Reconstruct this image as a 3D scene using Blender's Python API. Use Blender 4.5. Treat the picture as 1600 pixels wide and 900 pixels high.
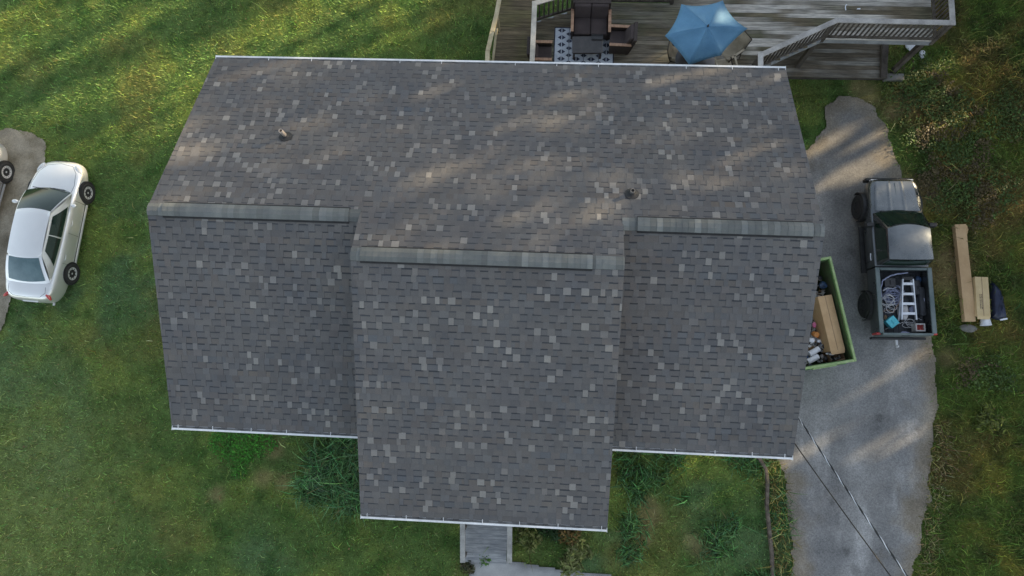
import bpy, math, random
import numpy as np
from mathutils import Vector, Matrix

random.seed(7)
rng = np.random.default_rng(7)
R = math.radians
for o in list(bpy.data.objects):
    bpy.data.objects.remove(o)
scene = bpy.context.scene
COL = scene.collection

# ------------------------------------------------------------------ camera, sky, sun, exposure
CAM = Vector((1.65616307, -8.90154066, 21.89398265))
ROT = (Matrix.Rotation(R(2.54605313), 3, 'Z') @ Matrix.Rotation(R(2.59835869), 3, 'Y')
       @ Matrix.Rotation(R(9.32316976), 3, 'X'))
cd = bpy.data.cameras.new('camera')
cd.lens = 24.0075
cd.sensor_width = 36.0
cd.clip_end = 800
co = bpy.data.objects.new('camera', cd)
co.matrix_world = Matrix.Translation(CAM) @ ROT.to_4x4()
COL.objects.link(co)
scene.camera = co

SUN_EL, SUN_AZ = 13.0, 60.0            # azimuth clockwise from +Y
wd = bpy.data.worlds.new('World')
scene.world = wd
wd.use_nodes = True
wn = wd.node_tree
sky = wn.nodes.new('ShaderNodeTexSky')
sky.sky_type = 'NISHITA'
sky.sun_disc = False
sky.sun_elevation = R(SUN_EL)
sky.sun_rotation = R(SUN_AZ)
sky.air_density = 1.0
sky.dust_density = 1.2
sky.ozone_density = 1.0
hs = wn.nodes.new('ShaderNodeHueSaturation')       # saturation lowered for a paler, more neutral sky
hs.inputs['Saturation'].default_value = 0.58
wn.links.new(sky.outputs[0], hs.inputs['Color'])
wn.links.new(hs.outputs[0], wn.nodes['Background'].inputs[0])
wn.nodes['Background'].inputs[1].default_value = 0.15
SUN = Vector((math.cos(R(SUN_EL)) * math.sin(R(SUN_AZ)), math.cos(R(SUN_EL)) * math.cos(R(SUN_AZ)), math.sin(R(SUN_EL))))
sl = bpy.data.lights.new('sun', 'SUN')
sl.energy = 5.0
sl.angle = R(0.7)
sl.color = (1.0, 0.80, 0.52)
so = bpy.data.objects.new('sun', sl)
so.rotation_euler = SUN.to_track_quat('Z', 'Y').to_euler()
so.location = SUN * 90
COL.objects.link(so)
scene.view_settings.view_transform = 'Standard'
scene.view_settings.look = 'None'
scene.view_settings.gamma = 1.0
scene.view_settings.exposure = 1.5

# ------------------------------------------------------------------ helpers
FPX = 1067.0
def G(px, py, z=0.0):
    """world point that stands at height z where the surveyed photograph shows (px, py)"""
    d = ROT @ Vector(((px - 800) / FPX, -(py - 450) / FPX, -1.0))
    return CAM + d * ((z - CAM.z) / d.z)

def link(o):
    COL.objects.link(o)
    return o

def tag(o, label=None, cat=None, group=None, kind=None):
    if label: o['label'] = label
    if cat: o['category'] = cat
    if group: o['group'] = group
    if kind: o['kind'] = kind
    return o

def empty(name, loc=(0, 0, 0), rz=0.0, parent=None):
    o = bpy.data.objects.new(name, None)
    o.empty_display_size = 0.2
    o.location = loc
    o.rotation_euler = (0, 0, rz)
    if parent: o.parent = parent
    return link(o)

class MB:
    """collects vertices, faces and a tone per vertex; build() links them as one mesh object"""
    def __init__(s):
        s.v, s.f, s.c = [], [], []
    def add(s, vs, fs, col=(1, 1, 1)):
        n = len(s.v)
        s.v += [tuple(p) for p in vs]
        s.f += [tuple(i + n for i in f) for f in fs]
        if len(col) == len(vs) and not isinstance(col[0], (int, float)):
            s.c += list(col)
        else:
            s.c += [col] * len(vs)
        return s
    def quad(s, a, b, c, d, col=(1, 1, 1)):
        return s.add([a, b, c, d], [(0, 1, 2, 3)], col)
    def frame_box(s, o, ax, ay, az, col=(1, 1, 1)):
        o, ax, ay, az = Vector(o), Vector(ax), Vector(ay), Vector(az)
        vs = [o + ax * i + ay * j + az * k for k in (0, 1) for j in (0, 1) for i in (0, 1)]
        fs = [(0, 2, 3, 1), (4, 5, 7, 6), (0, 1, 5, 4), (2, 6, 7, 3), (0, 4, 6, 2), (1, 3, 7, 5)]
        return s.add(vs, fs, col)
    def box(s, x0, x1, y0, y1, z0, z1, col=(1, 1, 1)):
        return s.frame_box((x0, y0, z0), (x1 - x0, 0, 0), (0, y1 - y0, 0), (0, 0, z1 - z0), col)
    def bar(s, a, b, w, h, col=(1, 1, 1), up=(0, 0, 1)):
        """box of width w and height h from a to b"""
        a, b = Vector(a), Vector(b)
        d = b - a
        u = Vector(up)
        if abs(d.normalized().dot(u)) > 0.99: u = Vector((0, 1, 0))
        r = d.cross(u).normalized()
        t = r.cross(d).normalized()
        return s.frame_box(a - r * w / 2 - t * h / 2, d, r * w, t * h, col)
    def tube(s, pts, rad, n=8, col=(1, 1, 1), cap=True):
        pts = [Vector(p) for p in pts]
        rads = rad if isinstance(rad, (list, tuple)) else [rad] * len(pts)
        vs, fs = [], []
        prev = None
        for i, p in enumerate(pts):
            d = (pts[min(i + 1, len(pts) - 1)] - pts[max(i - 1, 0)]).normalized()
            if prev is None:
                u = d.orthogonal().normalized()
            else:
                u = (prev - d * prev.dot(d)).normalized()
            prev = u
            w = d.cross(u)
            for k in range(n):
                a = 2 * math.pi * k / n
                vs.append(p + (u * math.cos(a) + w * math.sin(a)) * rads[i])
        for i in range(len(pts) - 1):
            for k in range(n):
                a, b = i * n + k, i * n + (k + 1) % n
                fs.append((a, b, b + n, a + n))
        if cap:
            fs.append(tuple(range(n - 1, -1, -1)))
            fs.append(tuple((len(pts) - 1) * n + k for k in range(n)))
        return s.add(vs, fs, col)
    def lathe(s, prof, n=24, M=None, col=(1, 1, 1)):
        """profile of (r, z) turned about local z, then moved by M"""
        vs, fs = [], []
        for r, z in prof:
            for k in range(n):
                a = 2 * math.pi * k / n
                p = Vector((r * math.cos(a), r * math.sin(a), z))
                vs.append(M @ p if M else p)
        for i in range(len(prof) - 1):
            for k in range(n):
                a, b = i * n + k, i * n + (k + 1) % n
                fs.append((a, b, b + n, a + n))
        return s.add(vs, fs, col)
    def prism(s, poly, z0, z1, col=(1, 1, 1)):
        n = len(poly)
        vs = [(p[0], p[1], z0) for p in poly] + [(p[0], p[1], z1) for p in poly]
        fs = [tuple(range(n - 1, -1, -1)), tuple(range(n, 2 * n))]
        fs += [(i, (i + 1) % n, n + (i + 1) % n, n + i) for i in range(n)]
        return s.add(vs, fs, col)
    def loft(s, rings, close_ring=False, caps=True, col=(1, 1, 1)):
        m = len(rings[0])
        vs = [p for r in rings for p in r]
        fs = []
        for i in range(len(rings) - 1):
            for k in range(m if close_ring else m - 1):
                a, b = i * m + k, i * m + (k + 1) % m
                fs.append((a, b, b + m, a + m))
        if caps:
            fs.append(tuple(range(m - 1, -1, -1)))
            fs.append(tuple((len(rings) - 1) * m + k for k in range(m)))
        return s.add(vs, fs, col)
    def grid(s, fn, nu, nv, col=(1, 1, 1)):
        vs = [fn(i / nu, j / nv) for j in range(nv + 1) for i in range(nu + 1)]
        fs = [(j * (nu + 1) + i, j * (nu + 1) + i + 1, (j + 1) * (nu + 1) + i + 1, (j + 1) * (nu + 1) + i)
              for j in range(nv) for i in range(nu)]
        return s.add(vs, fs, col)
    def build(s, name, m, parent=None, smooth=None, bevel=0.0, subsurf=0, tone=False, loc=None, rz=None):
        me = bpy.data.meshes.new(name)
        me.from_pydata([tuple(p) for p in s.v], [], s.f)
        if tone:
            at = me.attributes.new('tone', 'FLOAT_COLOR', 'POINT')
            arr = np.ones((len(s.v), 4), np.float32)
            arr[:, :3] = np.array(s.c, np.float32)
            at.data.foreach_set('color', arr.ravel())
        me.materials.append(m)
        if smooth is not None:
            me.polygons.foreach_set('use_smooth', [True] * len(me.polygons))
            me.set_sharp_from_angle(angle=R(smooth))
        me.update()
        o = link(bpy.data.objects.new(name, me))
        if parent: o.parent = parent
        if loc is not None: o.location = loc
        if rz is not None: o.rotation_euler = (0, 0, rz)
        if bevel:
            b = o.modifiers.new('bevel', 'BEVEL')
            b.width = bevel; b.segments = 2; b.limit_method = 'ANGLE'; b.angle_limit = R(40)
        if subsurf:
            b = o.modifiers.new('subsurf', 'SUBSURF')
            b.levels = subsurf; b.render_levels = subsurf
        return o

def soup(name, V, per, C, m, parent=None):
    """one mesh of separate faces with `per` corners each: V (n*per,3), C (n*per,3)"""
    n = len(V) // per
    me = bpy.data.meshes.new(name)
    me.vertices.add(n * per); me.loops.add(n * per); me.polygons.add(n)
    me.vertices.foreach_set('co', np.asarray(V, np.float32).ravel())
    me.loops.foreach_set('vertex_index', np.arange(n * per, dtype=np.int32))
    me.polygons.foreach_set('loop_start', np.arange(0, n * per, per, dtype=np.int32))
    me.update(calc_edges=True)
    at = me.attributes.new('tone', 'FLOAT_COLOR', 'POINT')
    arr = np.ones((n * per, 4), np.float32); arr[:, :3] = C
    at.data.foreach_set('color', arr.ravel())
    me.materials.append(m)
    o = link(bpy.data.objects.new(name, me))
    if parent: o.parent = parent
    return o

_lat = rng.random((256, 256))
def vnoise(x, y, s, seed=0):
    x = np.asarray(x, float) / s + seed * 17.31; y = np.asarray(y, float) / s + seed * 9.77
    xi, yi = np.floor(x).astype(int), np.floor(y).astype(int)
    fx, fy = x - xi, y - yi
    fx = fx * fx * (3 - 2 * fx); fy = fy * fy * (3 - 2 * fy)
    g = lambda a, b: _lat[a & 255, b & 255]
    return (g(xi, yi) * (1 - fx) + g(xi + 1, yi) * fx) * (1 - fy) + (g(xi, yi + 1) * (1 - fx) + g(xi + 1, yi + 1) * fx) * fy
def fbm(x, y, s, seed=0, o=4):
    t, a, n = 0, 0.5, 0
    for i in range(o):
        t = t + a * vnoise(x, y, s / 2 ** i, seed + i); n += a; a *= 0.55
    return t / n
def inside(x, y, poly):
    x = np.asarray(x); y = np.asarray(y)
    r = np.zeros(x.shape, bool)
    n = len(poly)
    for i in range(n):
        x0, y0 = poly[i][0], poly[i][1]; x1, y1 = poly[(i + 1) % n][0], poly[(i + 1) % n][1]
        c = ((y0 > y) != (y1 > y))
        if y1 != y0:
            r ^= c & (x < (x1 - x0) * (y - y0) / (y1 - y0) + x0)
    return r
def smst(a, b, x):
    t = np.clip((x - a) / (b - a), 0, 1)
    return t * t * (3 - 2 * t)

# ------------------------------------------------------------------ materials
def mat(name, c1, c2=None, scale=4.0, detail=5, rough=0.7, metal=0.0, bump=0.0, bscale=None, stretch=(1, 1, 1),
        tone=False, lo=0.35, hi=0.65, coat=0.0, spec=0.5, fine=0.0, fscale=60.0, alpha=1.0, trans=0.0, rvar=0.0, coords='Object'):
    m = bpy.data.materials.new(name)
    m.use_nodes = True
    nt = m.node_tree; N = nt.nodes; L = nt.links
    b = N['Principled BSDF']
    b.inputs['Roughness'].default_value = rough
    b.inputs['Metallic'].default_value = metal
    b.inputs['Coat Weight'].default_value = coat
    b.inputs['Coat Roughness'].default_value = 0.06
    b.inputs['Specular IOR Level'].default_value = spec
    b.inputs['Alpha'].default_value = alpha
    b.inputs['Transmission Weight'].default_value = trans
    tc = N.new('ShaderNodeTexCoord'); mp = N.new('ShaderNodeMapping')
    L.new(tc.outputs[coords], mp.inputs[0])
    mp.inputs['Scale'].default_value = stretch
    nz = N.new('ShaderNodeTexNoise'); nz.inputs['Scale'].default_value = scale; nz.inputs['Detail'].default_value = detail
    nz.inputs['Roughness'].default_value = 0.6
    L.new(mp.outputs[0], nz.inputs['Vector'])
    rp = N.new('ShaderNodeValToRGB')
    rp.color_ramp.elements[0].position = lo; rp.color_ramp.elements[1].position = hi
    rp.color_ramp.elements[0].color = (*c1, 1); rp.color_ramp.elements[1].color = (*(c2 or c1), 1)
    L.new(nz.outputs['Fac'], rp.inputs[0])
    out = rp.outputs[0]
    if tone:
        at = N.new('ShaderNodeAttribute'); at.attribute_name = 'tone'
        mx = N.new('ShaderNodeMix'); mx.data_type = 'RGBA'; mx.blend_type = 'MULTIPLY'; mx.inputs[0].default_value = 1
        L.new(out, mx.inputs[6]); L.new(at.outputs['Color'], mx.inputs[7])
        out = mx.outputs[2]
    if fine:
        n2 = N.new('ShaderNodeTexNoise'); n2.inputs['Scale'].default_value = fscale; n2.inputs['Detail'].default_value = 4
        n2.inputs['Roughness'].default_value = 0.75
        L.new(mp.outputs[0], n2.inputs['Vector'])
        mr = N.new('ShaderNodeMapRange'); mr.inputs[1].default_value = 0.25; mr.inputs[2].default_value = 0.75
        mr.inputs[3].default_value = 1 - fine; mr.inputs[4].default_value = 1 + fine
        L.new(n2.outputs['Fac'], mr.inputs[0])
        m2 = N.new('ShaderNodeMix'); m2.data_type = 'RGBA'; m2.blend_type = 'MULTIPLY'; m2.inputs[0].default_value = 1
        L.new(out, m2.inputs[6]); L.new(mr.outputs[0], m2.inputs[7])
        out = m2.outputs[2]
    L.new(out, b.inputs['Base Color'])
    if rvar:
        mr = N.new('ShaderNodeMapRange'); mr.inputs[3].default_value = rough - rvar; mr.inputs[4].default_value = rough + rvar
        mr.inputs[1].default_value = 0.3; mr.inputs[2].default_value = 0.7
        L.new(nz.outputs['Fac'], mr.inputs[0]); L.new(mr.outputs[0], b.inputs['Roughness'])
    if bump:
        bp = N.new('ShaderNodeBump'); bp.inputs['Strength'].default_value = bump; bp.inputs['Distance'].default_value = 0.02
        nb = nz
        if bscale:
            nb = N.new('ShaderNodeTexNoise'); nb.inputs['Scale'].default_value = bscale; nb.inputs['Detail'].default_value = 5
            L.new(mp.outputs[0], nb.inputs['Vector'])
        L.new(nb.outputs['Fac'], bp.inputs['Height']); L.new(bp.outputs[0], b.inputs['Normal'])
    return m

M = {}
M['shingle'] = mat('shingle', (0.90, 0.90, 0.92), (1.10, 1.07, 1.03), scale=0.9, rough=0.92, tone=True, fine=0.30, fscale=90, spec=0.25, bump=0.25, bscale=120)
M['cap'] = mat('cap', (0.86, 0.88, 0.90), (1.1, 1.1, 1.06), scale=3, rough=0.9, tone=True, fine=0.2, fscale=90, spec=0.25, bump=0.2, bscale=120)
M['dark'] = mat('dark', (0.012, 0.012, 0.013), (0.022, 0.022, 0.022), rough=0.85)
M['white_metal'] = mat('white_metal', (0.62, 0.63, 0.62), (0.80, 0.80, 0.79), scale=2.5, rough=0.45, fine=0.08, fscale=15)
M['siding'] = mat('siding', (0.55, 0.54, 0.50), (0.62, 0.61, 0.57), scale=1.2, rough=0.6)
M['brick'] = mat('brick', (0.20, 0.08, 0.05), (0.32, 0.16, 0.11), scale=9, rough=0.85, bump=0.4)
M['pane'] = mat('pane', (0.02, 0.025, 0.03), rough=0.06, spec=0.8)
M['pvc'] = mat('pvc', (0.42, 0.33, 0.25), (0.58, 0.50, 0.42), scale=9, rough=0.6)
M['pipe_grey'] = mat('pipe_grey', (0.15, 0.14, 0.13), (0.24, 0.22, 0.2), scale=9, rough=0.6)
M['rubber'] = mat('rubber', (0.014, 0.014, 0.015), (0.03, 0.03, 0.03), scale=12, rough=0.75)
M['soil'] = mat('soil', (0.8, 0.8, 0.8), (1.2, 1.2, 1.2), scale=2.2, rough=0.95, tone=True, fine=0.55, fscale=26, spec=0.1, bump=0.6, bscale=40)
M['blade'] = mat('blade', (0.85, 0.85, 0.85), (1.2, 1.2, 1.1), scale=1.5, rough=0.7, tone=True, spec=0.15)
M['leaf'] = mat('leaf', (0.8, 0.8, 0.8), (1.2, 1.2, 1.1), scale=2, rough=0.6, tone=True, spec=0.25)
M['bark'] = mat('bark', (0.05, 0.038, 0.028), (0.11, 0.09, 0.07), scale=4, stretch=(3, 3, .5), rough=0.95, bump=0.8)
M['asphalt'] = mat('asphalt', (0.158, 0.156, 0.153), (0.24, 0.235, 0.225), scale=0.55, detail=8, rough=0.9, tone=True, fine=0.5, fscale=26, spec=0.25, bump=0.4, bscale=70)
M['gravel'] = mat('gravel', (0.16, 0.145, 0.115), (0.27, 0.255, 0.225), scale=1.2, detail=8, rough=0.95, tone=True, fine=0.4, fscale=30, spec=0.2, bump=0.6, bscale=50)
M['concrete'] = mat('concrete', (0.29, 0.29, 0.29), (0.40, 0.40, 0.39), scale=1.4, detail=8, rough=0.85, fine=0.16, fscale=40, bump=0.2, bscale=60, tone=True)
M['timber'] = mat('timber', (0.06, 0.045, 0.035), (0.16, 0.13, 0.10), scale=3, stretch=(2, 2, 2), rough=0.92, fine=0.3, fscale=25, bump=0.5)
M['board'] = mat('board', (0.75, 0.75, 0.75), (1.6, 1.58, 1.55), scale=5.0, detail=8, stretch=(0.35, 5, 5), rough=0.85, tone=True, fine=0.32, fscale=14, spec=0.25, lo=0.36, hi=0.66, bump=0.3)
M['rail'] = mat('rail', (0.24, 0.235, 0.225), (0.42, 0.41, 0.39), scale=2.5, detail=8, rough=0.8, tone=True, fine=0.2, fscale=22, bump=0.25)
M['rail_dark'] = mat('rail_dark', (0.045, 0.036, 0.028), (0.11, 0.092, 0.075), scale=3, rough=0.9, fine=0.25, fscale=25)
M['new_wood'] = mat('new_wood', (0.36, 0.30, 0.17), (0.50, 0.43, 0.28), scale=3, rough=0.7, fine=0.2, fscale=18)
M['ramp_wood'] = mat('ramp_wood', (0.18, 0.19, 0.20), (0.33, 0.335, 0.335), scale=4, detail=8, stretch=(0.5, 4, 4), rough=0.85, tone=True, fine=0.25, fscale=14, bump=0.3)
M['wicker'] = mat('wicker', (0.026, 0.017, 0.014), (0.048, 0.034, 0.028), scale=30, rough=0.7, bump=0.4)
M['cushion'] = mat('cushion', (0.040, 0.029, 0.027), (0.062, 0.046, 0.043), scale=3, rough=0.9, fine=0.2, fscale=50)
M['arm_wood'] = mat('arm_wood', (0.24, 0.13, 0.075), (0.38, 0.23, 0.14), scale=4, stretch=(1, 4, 1), rough=0.5)
M['table_glass'] = mat('table_glass', (0.028, 0.025, 0.023), (0.055, 0.05, 0.045), scale=4, rough=0.22, spec=0.6)
M['umbrella'] = mat('umbrella', (0.075, 0.19, 0.31), (0.105, 0.245, 0.38), scale=1.6, rough=0.75, fine=0.1, fscale=30)
M['sling'] = mat('sling', (0.30, 0.25, 0.17), (0.40, 0.34, 0.25), scale=4, rough=0.8, fine=0.15, fscale=50)
M['bronze'] = mat('bronze', (0.03, 0.025, 0.02), (0.05, 0.04, 0.03), rough=0.4, metal=0.5)
M['paint_white'] = mat('paint_white', (0.74, 0.73, 0.70), (0.80, 0.79, 0.76), scale=0.8, rough=0.34, coat=0.25, metal=0.62)
M['paint_silver'] = mat('paint_silver', (0.42, 0.43, 0.44), (0.48, 0.49, 0.50), scale=1, rough=0.28, coat=0.7, metal=0.6)
M['car_glass'] = mat('car_glass', (0.012, 0.025, 0.018), (0.02, 0.036, 0.026), scale=1, rough=0.04, spec=0.7)
M['rear_glass'] = mat('rear_glass', (0.05, 0.10, 0.11), (0.09, 0.15, 0.16), scale=3, rough=0.06, spec=0.7)
M['alloy'] = mat('alloy', (0.55, 0.55, 0.55), (0.68, 0.68, 0.68), scale=4, rough=0.35, metal=0.35)
M['red_lens'] = mat('red_lens', (0.35, 0.02, 0.02), (0.5, 0.04, 0.03), rough=0.15, coat=0.6)
M['clear_lens'] = mat('clear_lens', (0.5, 0.51, 0.5), (0.7, 0.7, 0.68), scale=8, rough=0.12, coat=0.8)
M['black_plastic'] = mat('black_plastic', (0.016, 0.016, 0.017), (0.03, 0.03, 0.03), scale=6, rough=0.55)
M['paint_grey'] = mat('paint_grey', (0.12, 0.13, 0.132), (0.17, 0.18, 0.182), scale=1.6, rough=0.30, coat=0.6, metal=0.85, rvar=0.08, fine=0.08, fscale=9)
M['bed_rail'] = mat('bed_rail', (0.09, 0.12, 0.12), (0.15, 0.18, 0.175), scale=2, rough=0.38, metal=0.3)
M['bed_liner'] = mat('bed_liner', (0.02, 0.022, 0.025), (0.05, 0.052, 0.06), scale=5, rough=0.8, bump=0.3)
M['aluminium'] = mat('aluminium', (0.55, 0.57, 0.60), (0.72, 0.74, 0.77), scale=5, rough=0.38, metal=0.5)
M['cable_blue'] = mat('cable_blue', (0.22, 0.24, 0.36), (0.38, 0.40, 0.52), scale=6, rough=0.5)
M['cable_white'] = mat('cable_white', (0.5, 0.5, 0.52), (0.65, 0.64, 0.62), scale=6, rough=0.5)
M['teal'] = mat('teal', (0.06, 0.42, 0.50), (0.12, 0.55, 0.62), scale=5, rough=0.5, fine=0.15, fscale=20)
M['red_plastic'] = mat('red_plastic', (0.30, 0.03, 0.025), (0.42, 0.06, 0.05), scale=8, rough=0.5)
M['bin_grey'] = mat('bin_grey', (0.40, 0.38, 0.37), (0.5, 0.48, 0.46), scale=8, rough=0.5)
M['skip_green'] = mat('skip_green', (0.07, 0.20, 0.05), (0.13, 0.30, 0.09), scale=2.5, rough=0.55, fine=0.2, fscale=14)
M['skip_rim'] = mat('skip_rim', (0.22, 0.33, 0.12), (0.33, 0.43, 0.20), scale=3, rough=0.5, fine=0.2, fscale=14)
M['skip_inside'] = mat('skip_inside', (0.05, 0.045, 0.03), (0.07, 0.14, 0.045), scale=1.6, rough=0.8, fine=0.3, fscale=14)
M['card'] = mat('card', (0.44, 0.285, 0.145), (0.52, 0.35, 0.19), scale=2.2, rough=0.85, fine=0.08, fscale=20)
M['card_pale'] = mat('card_pale', (0.50, 0.37, 0.19), (0.60, 0.46, 0.26), scale=2.2, rough=0.85, fine=0.08, fscale=20)
M['card_in'] = mat('card_in', (0.20, 0.13, 0.075), (0.27, 0.18, 0.11), scale=2.2, rough=0.9)
M['ink'] = mat('ink', (0.05, 0.035, 0.025), (0.12, 0.09, 0.06), scale=20, rough=0.8)
M['plastic_white'] = mat('plastic_white', (0.62, 0.63, 0.66), (0.78, 0.79, 0.80), scale=6, rough=0.4, bump=0.4)
M['plastic_black'] = mat('plastic_black', (0.012, 0.012, 0.014), (0.03, 0.03, 0.033), scale=6, rough=0.35, bump=0.6)
M['navy'] = mat('navy', (0.006, 0.010, 0.028), (0.014, 0.022, 0.055), scale=4, rough=0.4, bump=0.5)
M['orange'] = mat('orange', (0.55, 0.20, 0.04), (0.62, 0.28, 0.08), scale=7, rough=0.5)
M['pink'] = mat('pink', (0.5, 0.08, 0.2), (0.6, 0.2, 0.3), scale=12, rough=0.5)
M['blue_wrap'] = mat('blue_wrap', (0.02, 0.03, 0.05), (0.08, 0.16, 0.32), scale=9, rough=0.35, bump=0.6)
M['stone'] = mat('stone', (0.11, 0.105, 0.09), (0.2, 0.19, 0.17), scale=4, rough=0.9, bump=0.5)

# ------------------------------------------------------------------ ground zones, from the survey
def gp(pts, z=0.0):
    return [tuple(G(x, y, z)[:2]) for x, y in pts]
def rough_edge(poly, step=0.22, amp=0.09, seed=1):
    out = []
    n = len(poly)
    for i in range(n):
        a, b = Vector(poly[i]), Vector(poly[(i + 1) % n])
        k = max(1, int((b - a).length / step))
        nrm = Vector((-(b - a).y, (b - a).x)).normalized()
        for j in range(k):
            p = a.lerp(b, j / k)
            d = float(fbm(p.x, p.y, 0.7, seed, 3) - 0.5) * 2 * amp
            out.append(tuple(p + nrm * d))
    return out

HW, XA, XB = 7.75, -2.72, 3.305
HR, PITCH, YW, YM, YF, YMF = 4.668, 0.445, -4.897, -5.893, -9.946, -11.849
ZW, ZM = HR - PITCH * YW, HR - PITCH * YM
ZF, ZMF = ZW - PITCH * (YW - YF), ZM - PITCH * (YM - YMF)

drive_poly = rough_edge([(HW - 0.5, -0.6)] + gp([(1262, 232), (1285, 200), (1292, 168), (1312, 153), (1340, 150), (1365, 164), (1383, 195), (1396, 245), (1415, 290),
    (1438, 350), (1450, 420), (1458, 520), (1462, 600), (1459, 680), (1450, 760), (1440, 830), (1428, 900), (1400, 1060), (1210, 1060), (1232, 900), (1228, 820), (1224, 745), (1210, 715)])
    + [(HW - 0.5, -9.6)], amp=0.14, seed=3)
pad_poly = rough_edge(gp([(-420, 190), (-60, 203), (25, 204), (58, 211), (73, 230), (70, 258), (60, 330), (40, 420), (18, 468), (8, 505), (-20, 545), (-60, 640), (-420, 700)]), amp=0.12, seed=5)
walk_poly = rough_edge(gp([(732, 874), (760, 872), (800, 875), (838, 882), (890, 888), (960, 899), (1040, 915), (1040, 1010), (732, 1010)]), amp=0.04, seed=8)
plat_poly = gp([(1180, 60), (1386, 64), (1386, 121), (1180, 119)], 0.2)
house_poly = [(-HW + 0.4, -0.5), (HW - 0.4, -0.5), (HW - 0.4, YF + 0.5), (XB - 0.3, YF + 0.5), (XB - 0.3, YMF + 0.5), (XA + 0.3, YMF + 0.5), (XA + 0.3, YF + 0.5), (-HW + 0.4, YF + 0.5)]
dirt = [(G(412, 748), 0.5), (G(440, 755), 0.35), (G(1010, 800), 0.6), (G(1003, 842), 0.5), (G(430, 705), 0.6), (G(1240, 715), 0.5), (G(1478, 420), 1.1), (G(1440, 300), 0.9), (G(1480, 560), .6), (G(1350, 140), .8), (G(1405, 170), .7), (G(1090, 850), .5), (G(340, 770), .4)]
X_WEED = G(1400, 300).x

def ground_colour(x, y):
    x = np.asarray(x, float); y = np.asarray(y, float)
    n1 = fbm(x, y, 5.0, 1); n2 = fbm(x, y, 1.6, 2); n3 = fbm(x, y, 0.55, 3, 3); n4 = fbm(x, y, 3.0, 7)
    g = lambda *c: np.array(c)
    c = g(.037, .068, .021)[None] * np.ones((x.size, 1))
    def mix(c, k, w): return c * (1 - w[:, None]) + np.array(k)[None] * w[:, None]
    c = mix(c, (.036, .070, .034), smst(.48, .66, n1) * .7)
    c = mix(c, (.068, .098, .024), smst(.46, .70, n2) * .65)
    c = mix(c, (.018, .045, .012), smst(.52, .75, n3) * .7)
    c = mix(c, (.070, .066, .022), smst(.58, .76, n4) * .4)
    # rough field on the right of the driveway: drier, more olive and brown
    w = smst(X_WEED - 1.0, X_WEED + 1.2, x)
    d = g(.036, .062, .014)[None] * np.ones((x.size, 1))
    d = mix(d, (.066, .050, .020), smst(.42, .62, n4) * .75)
    d = mix(d, (.085, .085, .018), smst(.54, .74, n2) * .7)
    d = mix(d, (.016, .026, .009), smst(.50, .72, n3) * .7)
    c = c * (1 - w[:, None]) + d * w[:, None]
    # paler, yellower lawn colour toward the near left
    w = smst(-8.5, -14.5, x) * smst(-6, -13, y) * .6
    c = mix(c, (.072, .098, .034), w)
    for p, r in dirt:
        q = np.hypot(x - p.x, y - p.y) / r + (n3 - .5) * 1.2
        c = mix(c, (.105, .080, .050), smst(1.0, .25, q) * .45)
    k = smst(X_WEED - 1.0, X_WEED + 1.2, x)[:, None]
    return c * np.array([3.05, 2.65, 2.35])[None] * (1 - .22 * k)
def dirt_amount(x, y):
    t = np.zeros(np.shape(x))
    for p, r in dirt:
        t = np.maximum(t, smst(1.05, .4, np.hypot(x - p.x, y - p.y) / r))
    return t

# ------------------------------------------------------------------ the ground
def make_ground():
    def axis(lo, hi, a, b, s):
        return np.concatenate([np.linspace(lo, a, 14)[:-1], np.arange(a, b, s), np.linspace(b, hi, 14)])
    xs = axis(-160, 160, -24, 26, .2); ys = axis(-160, 160, -26, 18, .2)
    X, Y = np.meshgrid(xs, ys)
    Z = (fbm(X, Y, 3.0, 11) - .5) * .05 - .03
    me = bpy.data.meshes.new('lawn')
    nx, ny = len(xs), len(ys)
    V = np.stack([X, Y, Z], -1).reshape(-1, 3)
    i = (np.arange(ny - 1)[:, None] * nx + np.arange(nx - 1)[None]).ravel()
    Q = np.stack([i, i + 1, i + 1 + nx, i + nx], 1)
    me.vertices.add(len(V)); me.loops.add(Q.size); me.polygons.add(len(Q))
    me.vertices.foreach_set('co', V.astype(np.float32).ravel())
    me.loops.foreach_set('vertex_index', Q.astype(np.int32).ravel())
    me.polygons.foreach_set('loop_start', np.arange(0, Q.size, 4, dtype=np.int32))
    me.update(calc_edges=True)
    at = me.attributes.new('tone', 'FLOAT_COLOR', 'POINT')
    arr = np.ones((len(V), 4), np.float32); arr[:, :3] = ground_colour(V[:, 0], V[:, 1]) * .8
    at.data.foreach_set('color', arr.ravel())
    me.materials.append(M['soil'])
    me.polygons.foreach_set('use_smooth', [True] * len(Q))
    o = link(bpy.data.objects.new('lawn', me))
    tag(o, 'green lawn and rough grass around the house', None, None, 'structure')
make_ground()

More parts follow.
